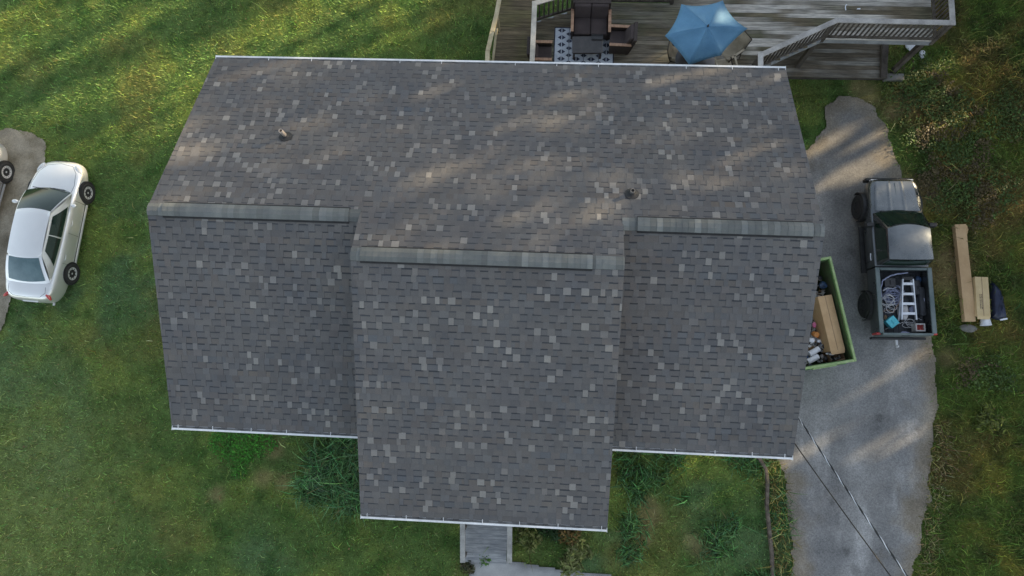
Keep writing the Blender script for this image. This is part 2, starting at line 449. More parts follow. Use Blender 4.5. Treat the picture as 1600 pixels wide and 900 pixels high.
def sheet(name, poly, z, m, label, tones, step=0.035, fray=.34):
    """level surface with a crumbling edge; tones(x, y, distance from the edge) gives its worn patches"""
    P = np.array(poly); lo, hi = P.min(0) - .2, P.max(0) + .2
    lo = np.maximum(lo, (-26, -26)); hi = np.minimum(hi, (26, 20))
    xs = np.arange(lo[0], hi[0], step); ys = np.arange(lo[1], hi[1], step)
    X, Y = np.meshgrid(xs, ys); x, y = X.ravel(), Y.ravel()
    dist = np.full(len(x), 9.0)
    for i in range(len(P)):
        a, b = P[i], P[(i + 1) % len(P)]; u = b - a; L2 = max(u @ u, 1e-9)
        t = np.clip(((x - a[0]) * u[0] + (y - a[1]) * u[1]) / L2, 0, 1)
        dist = np.minimum(dist, np.hypot(x - a[0] - t * u[0], y - a[1] - t * u[1]))
    dist = np.where(inside(x, y, poly), dist, -dist) + (fbm(x, y, .5, 71, 5) - .5) * fray
    keep = (dist > 0).reshape(X.shape)
    cell = keep[:-1, :-1] & keep[1:, :-1] & keep[:-1, 1:] & keep[1:, 1:]
    nx = len(xs); jj_, ii_ = np.nonzero(cell); k0 = jj_ * nx + ii_
    bm = MB()
    bm.v = list(zip(x.tolist(), y.tolist(), [z] * len(x)))
    bm.f = [(int(a), int(a) + 1, int(a) + 1 + nx, int(a) + nx) for a in k0]
    bm.c = [tuple(q) for q in tones(x, y, dist)]
    o = bm.build(name, m, tone=True)
    tag(o, label, None, None, 'structure')
    return o
def asphalt_tone(x, y, d):
    n = fbm(x, y, 2.6, 81); f = fbm(x, y, .5, 82); st = fbm(x * 1.6, y * .35, .9, 83)
    c = np.ones((len(x), 1)) * np.array([1.0, 1.0, 1.0])[None]
    c = c * (.80 + .40 * n[:, None]) * (.88 + .24 * f[:, None])
    pale = smst(.55, .75, st) * .35
    c = c * (1 + pale[:, None])
    for a, b_, r in oil: c = c * (1 - .32 * smst(1.0, .1, np.hypot(x - a, y - b_) / r + 1.6 * (f - .5)))[:, None]
    cr = np.abs(fbm(x, y, 1.9, 87, 4) - .5) ; c = c * (1 - .15 * smst(.006, .002, cr) * (fbm(x, y, 3.1, 88) > .47))[:, None]
    tr_ = smst(.55, .15, np.abs(np.abs(x - (12.3 + .10 * (y + 8))) - .78)) * smst(-5, -8, y) * .13
    c = c * (1 + tr_ * (.4 + f))[:, None]
    e = smst(.95, .0, d + (f - .5) * 1.1) * .8          # sand and crumbled stone along the edge
    c = c * (1 - e[:, None]) + (np.array([1.10, .92, .66])[None] * (.75 + .6 * f[:, None])) * e[:, None]
    north = smst(-4.5, -1.5, y + 1.6 * (n - .5)) * .30          # gravelly, sandy head of the drive
    return c * (1 - north[:, None]) + np.array([1.02, .93, .78])[None] * (.6 + .8 * f[:, None]) * north[:, None]
def gravel_tone(x, y, d):
    n = fbm(x, y, 1.3, 84); f = fbm(x, y, .35, 85)
    e = smst(.6, .0, d) * .5
    return np.array([1.55, 1.45, 1.26])[None] * ((.65 + .6 * n) * (.75 + .5 * f) * (1 - .35 * e))[:, None]
def path_tone(x, y, d):
    f = fbm(x, y, .6, 86); e = smst(.25, 0, d + (f - .5) * .3) * .4
    return np.ones((len(x), 3)) * ((.85 + .3 * f) * (1 - e))[:, None]
oil = [(G(1373, 652).x, G(1373, 652).y, .15), (G(1322, 862).x, G(1322, 862).y, .22), (G(1333, 888).x, G(1333, 888).y, .25), (G(1432, 671).x, G(1432, 671).y, .15), (G(1300, 785).x, G(1300, 785).y, .15), (G(1330, 400).x, G(1330, 400).y, .5)]
# polygons wound counter-clockwise so the faces look up
def ccw(p):
    a = sum(p[i][0] * p[(i + 1) % len(p)][1] - p[(i + 1) % len(p)][0] * p[i][1] for i in range(len(p)))
    return p if a > 0 else p[::-1]
drive_poly, pad_poly, walk_poly = ccw(drive_poly), ccw(pad_poly), ccw(walk_poly)
sheet('driveway', drive_poly, 0.022, M['asphalt'], 'worn grey asphalt driveway', asphalt_tone)
sheet('parking_pad', pad_poly, 0.018, M['gravel'], 'gravel parking pad under the two cars', gravel_tone)
sheet('concrete_path', walk_poly, 0.03, M['concrete'], 'pale concrete front path', path_tone, .05, .06)

# ------------------------------------------------------------------ the house
house = empty('house', (0, 0, 0))
tag(house, 'house with a grey shingle roof stepped in three sections and white gutters', 'house')

def walls():
    b = MB()
    def solid(x0, x1, y0, y1, eave_front, yr, zr, eave_rear):
        # side profile: front eave, ridge, rear eave
        prof = [(y0, 0), (y0, eave_front), (yr, zr), (y1, eave_rear), (y1, 0)]
        vs = [(x0, y, z) for y, z in prof] + [(x1, y, z) for y, z in prof]
        fs = [(0, 1, 2, 3, 4), (9, 8, 7, 6, 5), (0, 5, 6, 1), (4, 3, 8, 9), (1, 6, 7, 2), (2, 7, 8, 3)]
        b.add(vs, fs)
    d = 0.22
    solid(-HW + .35, XA + .3, YF + .4, -.4, ZF + .4 * PITCH - d, YW, ZW - d, HR + .4 * PITCH - d)
    solid(XB - .3, HW - .35, YF + .4, -.4, ZF + .4 * PITCH - d, YW, ZW - d, HR + .4 * PITCH - d)
    solid(XA + .3, XB - .3, YMF + .45, -.41, ZMF + .45 * PITCH - d, YM, ZM - d, HR + .41 * PITCH - d)
    b.build('wall', M['siding'], house)
    f = MB()
    for x0, x1, y0 in ((-HW + .34, XA + .3, YF + .39), (XB - .3, HW - .34, YF + .39)):
        f.box(x0, x1, y0, -.39, 0, 1.0)
    f.box(XA + .29, XB - .29, YMF + .44, -.38, 0, .9)
    f.build('foundation', M['brick'], house)
walls()

def window(cx, cy, cz, w, h, nrm):
    """framed two-sash window on a wall whose outward normal is nrm"""
    n = Vector(nrm); t = Vector((-n.y, n.x, 0)); c = Vector((cx, cy, cz)); up = Vector((0, 0, 1))
    fr = MB()
    for s in (-1, 1):
        fr.frame_box(c + t * (s * w / 2 - .04) - up * (h / 2) , t * .08, n * .06, up * h)
        fr.frame_box(c - t * (w / 2 + .04) + up * (s * h / 2 - .04), t * (w + .08), n * .065, up * .08)
    fr.frame_box(c - t * (w / 2 - .04) - up * .025, t * (w - .08), n * .05, up * .05)
    o = fr.build('window', M['white_metal'], house)
    pb = MB(); pb.frame_box(c - t * (w / 2 - .03) - up * (h / 2 - .03), t * (w - .06), n * .02, up * (h - .06))
    pb.build('pane', M['pane'], o)
for x in (-6.2, -4.0): window(x, YF + .4, 3.2, 1.1, 1.3, (0, -1, 0))
for x in (4.9, 6.4): window(x, YF + .4, 3.2, .9, 1.3, (0, -1, 0))
for x in (-1.4, 2.0): window(x, YMF + .45, 3.2, 1.2, 1.3, (0, -1, 0))
for y in (-7.6, -2.6):
    window(HW - .35, y, 3.3, 1.0, 1.2, (1, 0, 0)); window(-HW + .35, y, 3.3, 1.0, 1.2, (-1, 0, 0))
for x in (-5.5, 0.5, 6.2): window(x, -.4, 3.6, 1.2, 1.2, (0, 1, 0))
dm = MB(); dm.box(-.25, .7, YMF + .39, YMF + .45, .92, 2.98)
door = dm.build('door', mat('door_paint', (.10, .03, .025), (.13, .04, .03), rough=.4), house)
hm = MB(); hm.tube([(.6, YMF + .37, 1.9), (.6, YMF + .30, 1.9)], .03, 10); hm.build('handle', M['aluminium'], door)

# roof deck, fascia and soffit: one shell under the shingles
def roof_shell():
    b = MB()
    t = 0.16
    def slab(x0, x1, ya, za, yb, zb):
        vs = [(x0, ya, za - .02), (x1, ya, za - .02), (x1, yb, zb - .02), (x0, yb, zb - .02),
              (x0, ya, za - t), (x1, ya, za - t), (x1, yb, zb - t), (x0, yb, zb - t)]
        b.add(vs, [(0, 1, 2, 3), (7, 6, 5, 4), (0, 4, 5, 1), (1, 5, 6, 2), (2, 6, 7, 3), (3, 7, 4, 0)])
    e = .012
    slab(-HW + e, XA, YF + e, ZF + e * PITCH, YW, ZW); slab(XB, HW - e, YF + e, ZF + e * PITCH, YW, ZW)
    slab(XA + e, XB - e, YMF + e, ZMF + e * PITCH, YM, ZM)
    slab(-HW + e, HW - e, YW, ZW, -e, HR + e * PITCH)
    slab(XA + e, XB - e, YM, ZM, YW, ZW)
    return b.build('roof', M['white_metal'], house)
roof = roof_shell()

ROW = 0.16
def slope_shingles(x0, x1, eave, ridge, seed, x0b=None, x1b=None, y_break=None, dens=1.0):
    """laminated shingles on one slope, tab by tab; eave and ridge are (y, z)"""
    r = random.Random(seed)
    ye, ze = eave; yr, zr = ridge
    d = Vector((0, yr - ye, zr - ze)); Ln = d.length; d.normalize()
    nrm = Vector((1, 0, 0)).cross(d)
    if nrm.z < 0: nrm = -nrm
    rows = int(math.ceil(Ln / ROW))
    b = MB()
    streaky = lambda x, s_: .90 + .20 * float(fbm(x, s_ * .18, .55, seed, 3)) * 1.0 + .12 * (float(fbm(x, s_, 2.2, seed + 5, 3)) - .5)
    base = Vector((.116, .112, .109))
    # scattered pale tabs come in short diagonal runs, as the laminate's pattern repeats
    pale = {}
    area = (x1 - x0) * Ln
    for k in range(int(area * 4.2 * dens)):
        cx, cr = r.uniform(x0, x1), r.randrange(rows)
        for q in range(r.choice((1, 1, 2, 2, 3))):
            pale.setdefault(cr, []).append((cx, r.uniform(.25, .92)))
            cr = cr + r.choice((-1, 0, 1, 1)); cx += r.choice((-.26, -.13, .13, .22, .26))
    for i in range(rows):
        s0 = i * ROW; s1 = min((i + 1) * ROW, Ln)
        p0 = Vector((0, ye, ze)) + d * s0; p1 = Vector((0, ye, ze)) + d * s1
        a, c = x0, x1
        if y_break is not None and (p0.y + p1.y) / 2 < y_break:
            a, c = x0b, x1b
        lift0, lift1 = .010, .002
        # the course itself, cut in shingle lengths
        x = a - r.uniform(0, .9)
        while x < c:
            w = .95
            xa, xb = max(x, a), min(x + w, c)
            if xb > xa + .005:
                k = r.gauss(1, .035) * streaky(x + .4, s0)
                warm = r.gauss(0, .03)
                col = (base.x * k * (1 + warm), base.y * k, base.z * k * (1 - warm))
                A = Vector((xa, 0, 0)); B = Vector((xb, 0, 0))
                b.quad(A + p0 + nrm * lift0, B + p0 + nrm * lift0, B + p1 + nrm * lift1, A + p1 + nrm * lift1, col)
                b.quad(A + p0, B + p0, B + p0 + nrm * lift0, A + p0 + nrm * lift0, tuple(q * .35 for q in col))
            x += w
        # dragon-tooth tabs with dark granule bands in the slots between them
        x = a - r.uniform(0, .2)
        long_plain = r.random() < .10
        while x < c:
            w = r.choice((.10, .12, .13, .15, .17, .21)); gap = r.choice((.15, .17, .19, .21, .23, .25))
            xa, xb = max(x, a), min(x + w, c)
            if xb > xa + .015:
                k = max(.78, r.gauss(1.03, .075)) * streaky(x, s0)
                hue = r.random()
                col = (base.x * k, base.y * k * 1.0, base.z * k)
                if hue < .15: col = (base.x * k * 1.03, base.y * k * .99, base.z * k * .97)
                elif hue < .30: col = (base.x * k * .97, base.y * k * 1.0, base.z * k * 1.03)
                for cx, st in pale.get(i, ()):
                    if xa <= cx <= xb + .04 and w < .2:
                        st2 = st
                        col = tuple(q * (1 - st2) + v * st2 for q, v in zip(col, (.245, .236, .218)))
                        break
                A = Vector((xa, 0, 0)); B = Vector((xb, 0, 0)); h = .007
                P0 = p0 - d * .004
                t0, t1 = nrm * (lift0 + h), nrm * (lift1 + h * .8)
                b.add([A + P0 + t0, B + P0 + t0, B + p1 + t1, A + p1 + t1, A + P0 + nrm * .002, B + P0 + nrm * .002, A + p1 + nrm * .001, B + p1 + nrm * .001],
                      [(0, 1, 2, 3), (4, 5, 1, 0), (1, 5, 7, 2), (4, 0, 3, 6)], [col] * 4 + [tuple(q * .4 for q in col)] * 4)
            xg0, xg1 = max(xb + .004, a), min(x + w + gap - .004, c)
            if xg1 > xg0 + .02 and i > 0 and not long_plain and r.random() < .95:
                A = Vector((xg0, 0, 0)); B = Vector((xg1, 0, 0))
                hh = r.uniform(.027, .040); q = r.uniform(.044, .064)
                u0 = nrm * (lift0 + .0022); 
                m0 = p1 - d * hh
                f = (s1 - s0 - hh) / (s1 - s0)
                la = lift0 * (1 - f) + lift1 * f + .0022
                b.quad(A + m0 + nrm * la, B + m0 + nrm * la, B + p1 + nrm * (lift1 + .0022), A + p1 + nrm * (lift1 + .0022), (q * .94, q, q * 1.12))
            x += w + gap
    return b.build('roof_slope', M['shingle'], roof, tone=True)
slope_shingles(-HW, HW, (0, HR), (YM, ZM), 11, XA, XB, YW, dens=1.15)
slope_shingles(-HW, XA + .3, (YF, ZF), (YW, ZW), 12, dens=.8)
slope_shingles(XB - .3, HW, (YF, ZF), (YW, ZW), 13, dens=.7)
slope_shingles(XA, XB, (YMF, ZMF), (YM, ZM), 14, dens=1.25)

def ridge(x0, x1, y, z, v0, v1, seed):
    r = random.Random(seed)
    def strip(b, a, c, half, lift, thick, lo, hi):
        x = a
        while x < c - .01:
            w = min(r.uniform(.13, .16), c - x)
            k = r.uniform(lo, hi); col = (.120 * k, .124 * k, .119 * k)
            if r.random() < .18: col = tuple(q * 1.25 for q in col)
            pf = [(-half, -half * PITCH), (-half * .35, -half * .12), (half * .35, -half * .12), (half, -half * PITCH)]
            top0 = [Vector((x, y + p, z + q + lift + .006)) for p, q in pf]
            top1 = [Vector((x + w, y + p, z + q + lift)) for p, q in pf]
            b.add(top0 + top1, [(i, i + 4, i + 5, i + 1) for i in range(3)], col)
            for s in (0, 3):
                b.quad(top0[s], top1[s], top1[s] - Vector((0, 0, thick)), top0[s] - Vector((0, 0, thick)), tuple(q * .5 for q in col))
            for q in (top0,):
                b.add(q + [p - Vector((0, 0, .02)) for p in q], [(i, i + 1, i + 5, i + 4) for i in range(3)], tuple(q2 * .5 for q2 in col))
            x += w
    b = MB(); strip(b, x0, x1, .148, .028, .02, .92, 1.15); b.build('ridge_cap', M['cap'], roof, tone=True)
    v = MB(); strip(v, v0, v1, .158, .062, .010, .98, 1.3)
    vent = v.build('ridge_vent', M['cap'], roof, tone=True)
    s = MB()
    for sy in (-1, 1):        # dark strips: vent slots plus painted overhang shade, standing out past the caps
        a = Vector((v0, y + sy * .115, z - .115 * PITCH + .012)); dd = Vector((v1 - v0, 0, 0))
        s.frame_box(a, dd, (0, sy * .076, -.076 * PITCH), (0, 0, .034))
    s.build('vent_slot_shade', M['dark'], roof)
def rx(px, py, z): return G(px, py, z).x
ridge(-HW, XA + .02, YW, ZW, rx(254, 330, ZW), rx(545, 338, ZW), 1)
ridge(XB - .02, HW, YW, ZW, rx(996, 350, ZW), rx(1271, 358, ZW), 2)
ridge(XA, XB, YM, ZM, rx(563, 397, ZM), rx(926, 408, ZM), 3)

def gutter(x0, x1, y, z, sy, ticks):
    """open trough hung on the eave; sy is the outward direction"""
    b = MB()
    prof = [(-.012, -.02), (-.012, -.12), (.075, -.12), (.09, -.06), (.098, -.015), (.098, -.004), (.050, -.004), (.050, -.018), (.052, -.06), (.05, -.105), (.004, -.105), (.004, -.02)]
    ring = lambda x: [Vector((x, y + sy * (p + .012), z + q)) for p, q in prof]
    b.loft([ring(x0), ring(x1)], close_ring=True, caps=True)
    for x in (x0, x1):
        s = 1 if x == x0 else -1
        b.box(min(x, x + s * .012), max(x, x + s * .012), min(y + sy * .01, y + sy * .125), max(y + sy * .01, y + sy * .125), z - .118, z - .006)
    g = b.build('gutter', M['white_metal'], house)
    db = MB(); db.box(x0 + .015, x1 - .015, min(y + sy * .018, y + sy * .062), max(y + sy * .018, y + sy * .062), z - .09, z - .012)
    db.build('leaf_litter', M['gutter_dirt'], g)
    for x in ticks:
        h = MB(); h.bar((x, y + sy * .09, z + .003), (x, y - sy * .02, z + .022), .013, .008)
        h.build('bracket', M['white_metal'], g)
M['gutter_dirt'] = mat('gutter_dirt', (.06, .06, .06), (.16, .16, .155), scale=5, rough=.95)
def ticks(pxs, py0, py1, z):
    return [G(p, py0 + (py1 - py0) * i / max(1, len(pxs) - 1), z).x for i, p in enumerate(pxs)]
gutter(-HW, XA + .1, YF, ZF, -1, ticks([279, 333, 393, 448, 517], 664, 676, ZF))
gutter(XB - .1, HW, YF, ZF, -1, ticks([994, 1055, 1117, 1175, 1226], 700, 710, ZF))
gutter(XA, XB, YMF, ZMF, -1, ticks([574, 635, 693, 754, 812, 872, 940], 803, 822, ZMF))
gutter(-HW, HW, 0, HR, 1, ticks([420, 487, 550, 625, 690, 805, 870, 935, 1072, 1144, 1216], 94, 108, HR))
for x, y, sy in ((-HW + .38, YF + .3, -1), (HW - .38, YF + .3, -1), (-HW + .38, -.3, 1), (HW - .38, -.3, 1)):
    b = MB()
    z0 = (ZF if sy < 0 else HR)
    b.bar((x, (YF - .06) if sy < 0 else .07, z0 - .12), (x, y, z0 - .5), .07, .05); b.bar((x, y, z0 - .48), (x, y, .1), .07, .05)
    b.build('downspout', M['white_metal'], house)

def vent(px, py, m, hgt, rad, lean):
    # a plumbing vent through the rear slope, with its boot
    y = -2.5
    for _ in range(30):
        z = HR - PITCH * y; p = G(px, py, z); y = p.y
    t = empty('vent_pipe', (p.x, p.y, z), parent=house)
    b = MB()
    prof = [(rad, -.05), (rad, hgt), (rad * .78, hgt), (rad * .78, hgt - .12)]
    b.lathe(prof, 16); b.add([(rad * .78 * math.cos(a), rad * .78 * math.sin(a), hgt - .1) for a in np.linspace(0, 2 * math.pi, 12, endpoint=False)], [tuple(range(12))])
    b.build('pipe', m, t, smooth=40)
    f = MB()
    sl_ = lambda x, y, l: Vector((x, y, -y * PITCH + l))
    n = 20
    outer = [sl_(.17 * math.cos(a), .15 * math.sin(a) - .02, .028) for a in np.linspace(0, 2 * math.pi, n, endpoint=False)]
    mid = [sl_(.10 * math.cos(a), .10 * math.sin(a), .035) for a in np.linspace(0, 2 * math.pi, n, endpoint=False)]
    top = [Vector((.055 * math.cos(a), .055 * math.sin(a), .10)) for a in np.linspace(0, 2 * math.pi, n, endpoint=False)]
    low = [q - Vector((0, 0, .05)) for q in outer]
    f.loft([low, outer, mid, top], close_ring=True, caps=False)
    f.build('flashing', M['rubber'], t, smooth=50)
vent(447, 213, M['pvc'], .37, .05, 0)
vent(987, 302, M['pipe_grey'], .22, .05, 0)

# ------------------------------------------------------------------ wooden things: front ramp, deck, platform
def boards(b, poly, z, tone, w=.14, gap=.008, th=.035, seg=.35, ztilt=None, seed=0):
    """boards running along x that fill a polygon; every board sawn to the polygon and toned along its length"""
    r = random.Random(seed)
    ys = [p[1] for p in poly]
    y = min(ys)
    while y < max(ys) - .02:
        y1 = min(y + w - gap, max(ys))
        yc = (y + y1) / 2
        xs = []
        n = len(poly)
        for i in range(n):
            (xa, ya), (xb, yb) = poly[i][:2], poly[(i + 1) % n][:2]
            if (ya > yc) != (yb > yc):
                xs.append(xa + (xb - xa) * (yc - ya) / (yb - ya))
        xs.sort()
        for a, c in zip(xs[::2], xs[1::2]):
            if c - a < .03: continue
            k = r.gauss(1, .10); dz = r.uniform(-.003, .003)
            m = max(1, int((c - a) / seg))
            X = np.linspace(a, c, m + 1)
            T = tone(X, np.full(m + 1, yc)) * k
            zz = [(ztilt(x, yc) if ztilt else 0) + z + dz for x in X]
            rings = [[(X[i], y, zz[i]), (X[i], y1, zz[i]), (X[i], y1, zz[i] - th), (X[i], y, zz[i] - th)] for i in range(m + 1)]
            n0 = len(b.v)
            b.loft(rings, close_ring=True)
            b.c[n0:] = [tuple(T[i]) for i in range(m + 1) for _ in range(4)]
        y += w

def front_ramp():
    t = empty('wooden_ramp')
    tag(t, 'weathered grey board ramp with two pale handrails leading from the front path to the porch', 'ramp')
    a, bq = G(727, 812, .45), G(793, 815, .45)
    c, d = G(729, 878, .1), G(793, 876, .1)
    yb = c.y
    poly = [(a.x, YMF + .6), (a.x, yb), (bq.x, yb), (bq.x, YMF + .6)]
    y0, y1 = yb, YMF + .6
    b = MB()
    grey = lambda x, y: np.stack([.85 + .4 * fbm(x, y, .5, 31)] * 3, 1)
    boards(b, poly, 0, grey, w=.145, ztilt=lambda x, y: .09 + .48 * (y - y0) / (y1 - y0), seed=3, seg=.2)
    b.build('floor_boards', M['ramp_wood'], t, tone=True)
    s = MB()
    for x in (a.x + .03, bq.x - .03):
        s.bar((x, y0 + .02, .0), (x, y1, .46), .04, .14)
    s.build('stringer', M['rail_dark'], t)
    for px0, px1, n in ((721.5, 723, 0), (796, 796, 1)):
        A, B = G(px0, 806, 1.05), G(px1, 879, .85)
        r_ = MB(); r_.bar((A.x, A.y + .5, 1.12), (B.x, B.y, .85), .15, .045)
        r_.c = [(1.05, 1.05, 1.03)] * len(r_.v)
        h = r_.build('handrail', M['rail'], t, bevel=.008, tone=True)
        for f in (.06, .5, .95):
            p = MB(); x = B.x + (A.x - B.x) * f; y = B.y + (A.y + .5 - B.y) * f; zt = .85 + .27 * f - .03
            p.box(x - .045, x + .045, y - .045, y + .045, 0, zt)
            p.build('post', M['rail_dark'], h)
        k = MB(); k.bar((A.x, A.y + .5, .62), (B.x, B.y, .35), .04, .09); k.build('lower_rail', M['rail_dark'], h)
front_ramp()

ZD = 2.25
deck = empty('wooden_deck')
tag(deck, 'large weathered wooden deck with board floor and baluster railings behind the house', 'deck')
d2 = lambda x, y, z=ZD: tuple(G(x, y, z)[:2])
pL, pA, pB, pC = d2(836, 34), d2(935, 4), d2(1049, 5), d2(1075, -25)
pT0, pT1 = d2(1075, -120), d2(1459, -120)
pR, pS, pW = d2(1458, 64), d2(1286, 60), d2(1172, 112)
deck_poly = [(pL[0], -.38), (pW[0] - .25, -.38), pW, pS, pR, (pR[0], pT1[1]), pT0, pC, pB, pA, pL]
XWH = G(1120, 60, ZD).x
def deck_tone(x, y):
    st = fbm(x * .16, y * 2.2, .5, 41, 5); bl = fbm(x, y, 1.1, 42); fi = fbm(x * .35, y * 6, .22, 43)
    white = smst(.40, .62, st + .25 * (fi - .5)) * np.clip(.22 + .78 * smst(XWH - 1.4, XWH + 1.0, x), 0, 1) * smst(.15, 1.5, y + 1.2 * (x > XWH))
    moss = smst(.45, .68, bl) * .55
    c = np.ones((len(x), 1)) * np.array([.105, .086, .056])[None]
    c = c * (1 - moss[:, None]) + np.array([.070, .078, .045])[None] * moss[:, None]
    dk = smst(.52, .7, fi) * .5
    c = c * (1 - dk[:, None] * .6)
    c = c * (1 - white[:, None]) + np.array([.34, .318, .28])[None] * white[:, None]
    return c
fb = MB(); boards(fb, deck_poly, ZD, deck_tone, seg=.22, seed=5)
fb.build('floor_boards', M['board'], deck, tone=True)
jb = MB()
ring = deck_poly
for i in range(len(ring)):
    a, c = Vector((*ring[i], ZD - .13)), Vector((*ring[(i + 1) % len(ring)], ZD - .13))
    jb.bar(a, c, .045, .185)
jb.c = [(.72, .76, .82)] * len(jb.v)
jb.build('rim_board', M['rail'], deck, tone=True)
jj = MB()
x = ring[0][0] + .4
while x < pR[0] - .1:
    ys_ = sorted(ya + (yb - ya) * (x - xa) / (xb - xa) for (xa, ya), (xb, yb) in zip(ring, ring[1:] + ring[:1]) if (xa > x) != (xb > x))
    if len(ys_) >= 2: jj.box(x - .02, x + .02, ys_[0] + .04, ys_[-1] - .04, ZD - .2, ZD - .04)
    x += .45
jj.build('joists', M['rail_dark'], deck)
def deck_post(x, y, top=ZD - .04, w=.14, z0=0.0):
    b = MB(); b.box(x - w / 2, x + w / 2, y - w / 2, y + w / 2, z0, top)
    b.build('post', M['rail_dark'], deck)
deck_post(pS[0] - .05, pS[1] + .12); deck_post(pR[0] - .12, pR[1] + .12); deck_post((pS[0] + pR[0]) / 2 + .35, pR[1] + 1.9)
deck_post(pL[0] + .1, pL[1] - .1); deck_post(pA[0], pA[1] - .12); deck_post(pB[0], pB[1] - .12); deck_post(pR[0] - .12, pT1[1] - .2); deck_post(pT0[0] + .1, pT0[1] - .2)
for px, py in ((1252, 113), (1397, 120)):
    p = G(px, py, .15); b = MB(); b.box(p.x - .32, p.x + .32, p.y - .12, p.y + .12, 0, .17)
    b.build('footing', M['stone'], deck, bevel=.02)

RAIL_N = [0]
def railing(a, c, z, parent, tone, w=.15, hgt=1.0, step=.14, m='rail', ends=(True, True)):
    RAIL_N[0] += 1; hgt = hgt + .004 * (RAIL_N[0] % 2)
    a, c = Vector((a[0], a[1], z)), Vector((c[0], c[1], z))
    zz = Vector((0, 0, 1)); d = (c - a); L = d.length; u = d.normalized()
    t = MB(); t.bar(a + zz * hgt - u * w * .45, c + zz * hgt + u * w * .45, w, .04); t.c = [tone] * len(t.v)
    top = t.build('railing', M[m], parent, bevel=.006, tone=True)
    b = MB(); b.bar(a + zz * .12, c + zz * .12, .05, .09); b.build('lower_rail', M['rail_dark'], top)
    b = MB(); b.bar(a + zz * (hgt - .07), c + zz * (hgt - .07), .045, .09); b.build('upper_rail', M['rail_dark'], top)
    for e, p in zip(ends, (a, c)):
        if e:
            b = MB(); b.box(p.x - .05, p.x + .05, p.y - .05, p.y + .05, z - .15, z + hgt - .03); b.build('post', M['rail_dark'], top)
    n = int(L / step)
    base = None
    for i in range(1, n):
        p = a + u * (L * i / n)
        if base is None:
            b = MB(); b.box(-.02, .02, -.02, .02, .06, hgt - .03)
            base = b.build('baluster', M['rail_dark'], top); q = base
        else:
            q = base.copy(); link(q); q.parent = top
        q.location = p; q.rotation_euler = (0, 0, math.atan2(u.y, u.x))
    return top
warm, cool = (1.35, 1.26, 1.1), (1.0, .965, .93)
railing((pL[0], -.3), pL, ZD, deck, warm)
railing(pL, pA, ZD, deck, warm, ends=(False, True))
railing(pA, pB, ZD, deck, cool, ends=(False, True))
railing(pB, (pC[0], pC[1]), ZD, deck, cool, ends=(False, True))
railing((pW[0], -.3), pW, ZD, deck, (1.2, 1.18, 1.15), step=.2)
railing(pW, pS, ZD, deck, cool, ends=(False, True))
railing(pS, pR, ZD, deck, cool, ends=(False, True))
railing(pR, (pR[0], pR[1] + 2.4), ZD, deck, cool, ends=(False, True))

# lower walkway on the deck's left side, with its own new outer rail
walkway = empty('boardwalk')
tag(walkway, 'board walkway with its shade painted dark brown, running beside the left end of the deck', 'walkway')
ZK = 1.75
kx0, kx1 = G(772, 60, ZK).x, pL[0] - .04
b = MB()
def walk_tone(x, y):
    n = fbm(x * .3, y * 2, .4, 51); m = fbm(x, y, .8, 52)
    c = np.ones((len(x), 1)) * np.array([.088, .070, .044])[None]  # board colour darkened to hold the walkway's shade
    return c * (.7 + .7 * n[:, None]) + np.array([.012, .018, 0])[None] * smst(.5, .7, m)[:, None]
boards(b, [(kx0, -.38), (kx1, -.38), (kx1, 4.6), (kx0, 4.6)], ZK, walk_tone, w=.145, seg=.3, seed=9)
b.build('floor_boards', M['board'], walkway, tone=True)
b = MB()
b.bar((kx0 + .02, -.38, ZK - .12), (kx0 + .02, 4.6, ZK - .12), .045, .17); b.bar((kx1 - .03, -.38, ZK - .12), (kx1 - .03, 4.6, ZK - .12), .045, .17)
b.build('rim_board', M['rail_dark'], walkway)
for y in (-.2, 2.0, 4.4):
    for x in (kx0 + .1, kx1 - .1):
        b = MB(); b.box(x - .06, x + .06, y - .06, y + .06, 0, ZK - .04); b.build('post', M['rail_dark'], walkway)
b = MB()
rp = [G(761, 106, 2.7), G(762, 80, 2.7), G(769, 50, 2.7), G(776, 22, 2.7), G(780, 0, 2.7), G(783, -30, 2.7)]
for a, c in zip(rp, rp[1:]): b.bar(a, c + (c - a).normalized() * .02, .13, .045)
hr = b.build('outer_rail', M['new_wood'], walkway)
b = MB(); a, c = G(770, 96, 2.2), G(776, 44, 2.55); b.bar(a, c, .07, .04); b.build('brace', M['new_wood'], hr)
for p in (rp[1], rp[3], rp[5]):
    b = MB(); b.box(p.x - .045, p.x + .045, p.y - .045, p.y + .045, ZK - .1, 2.67); b.build('post', M['new_wood'], hr)

plat = empty('wooden_platform')
tag(plat, 'low weathered board platform on the ground below the raised deck', 'platform')
b = MB()
def plat_tone(x, y):
    st = fbm(x * .2, y * 2.4, .45, 61, 5); bl = fbm(x, y, .7, 62)
    c = np.ones((len(x), 1)) * np.array([.125, .105, .078])[None]
    w = smst(.5, .72, st) * .7
    c = c * (1 - w[:, None]) + np.array([.30, .29, .26])[None] * w[:, None]
    return c * (.75 + .5 * bl[:, None])
boards(b, plat_poly, .24, plat_tone, w=.145, seg=.25, seed=12)
b.build('floor_boards', M['board'], plat, tone=True)
b = MB(); b.prism([(p[0] * 1.0, p[1]) for p in ccw(plat_poly)], 0.0, .19); b.build('frame', M['rail_dark'], plat)
a, c = G(1383, 66, .3), G(1380, 122, .3)
b = MB(); b.bar((a.x, a.y, .30), (c.x, c.y, .30), .2, .1); b.build('edge_gap_bar', M['rail_dark'], plat)  # dark bar stands in for a dark gap at the platform's edge

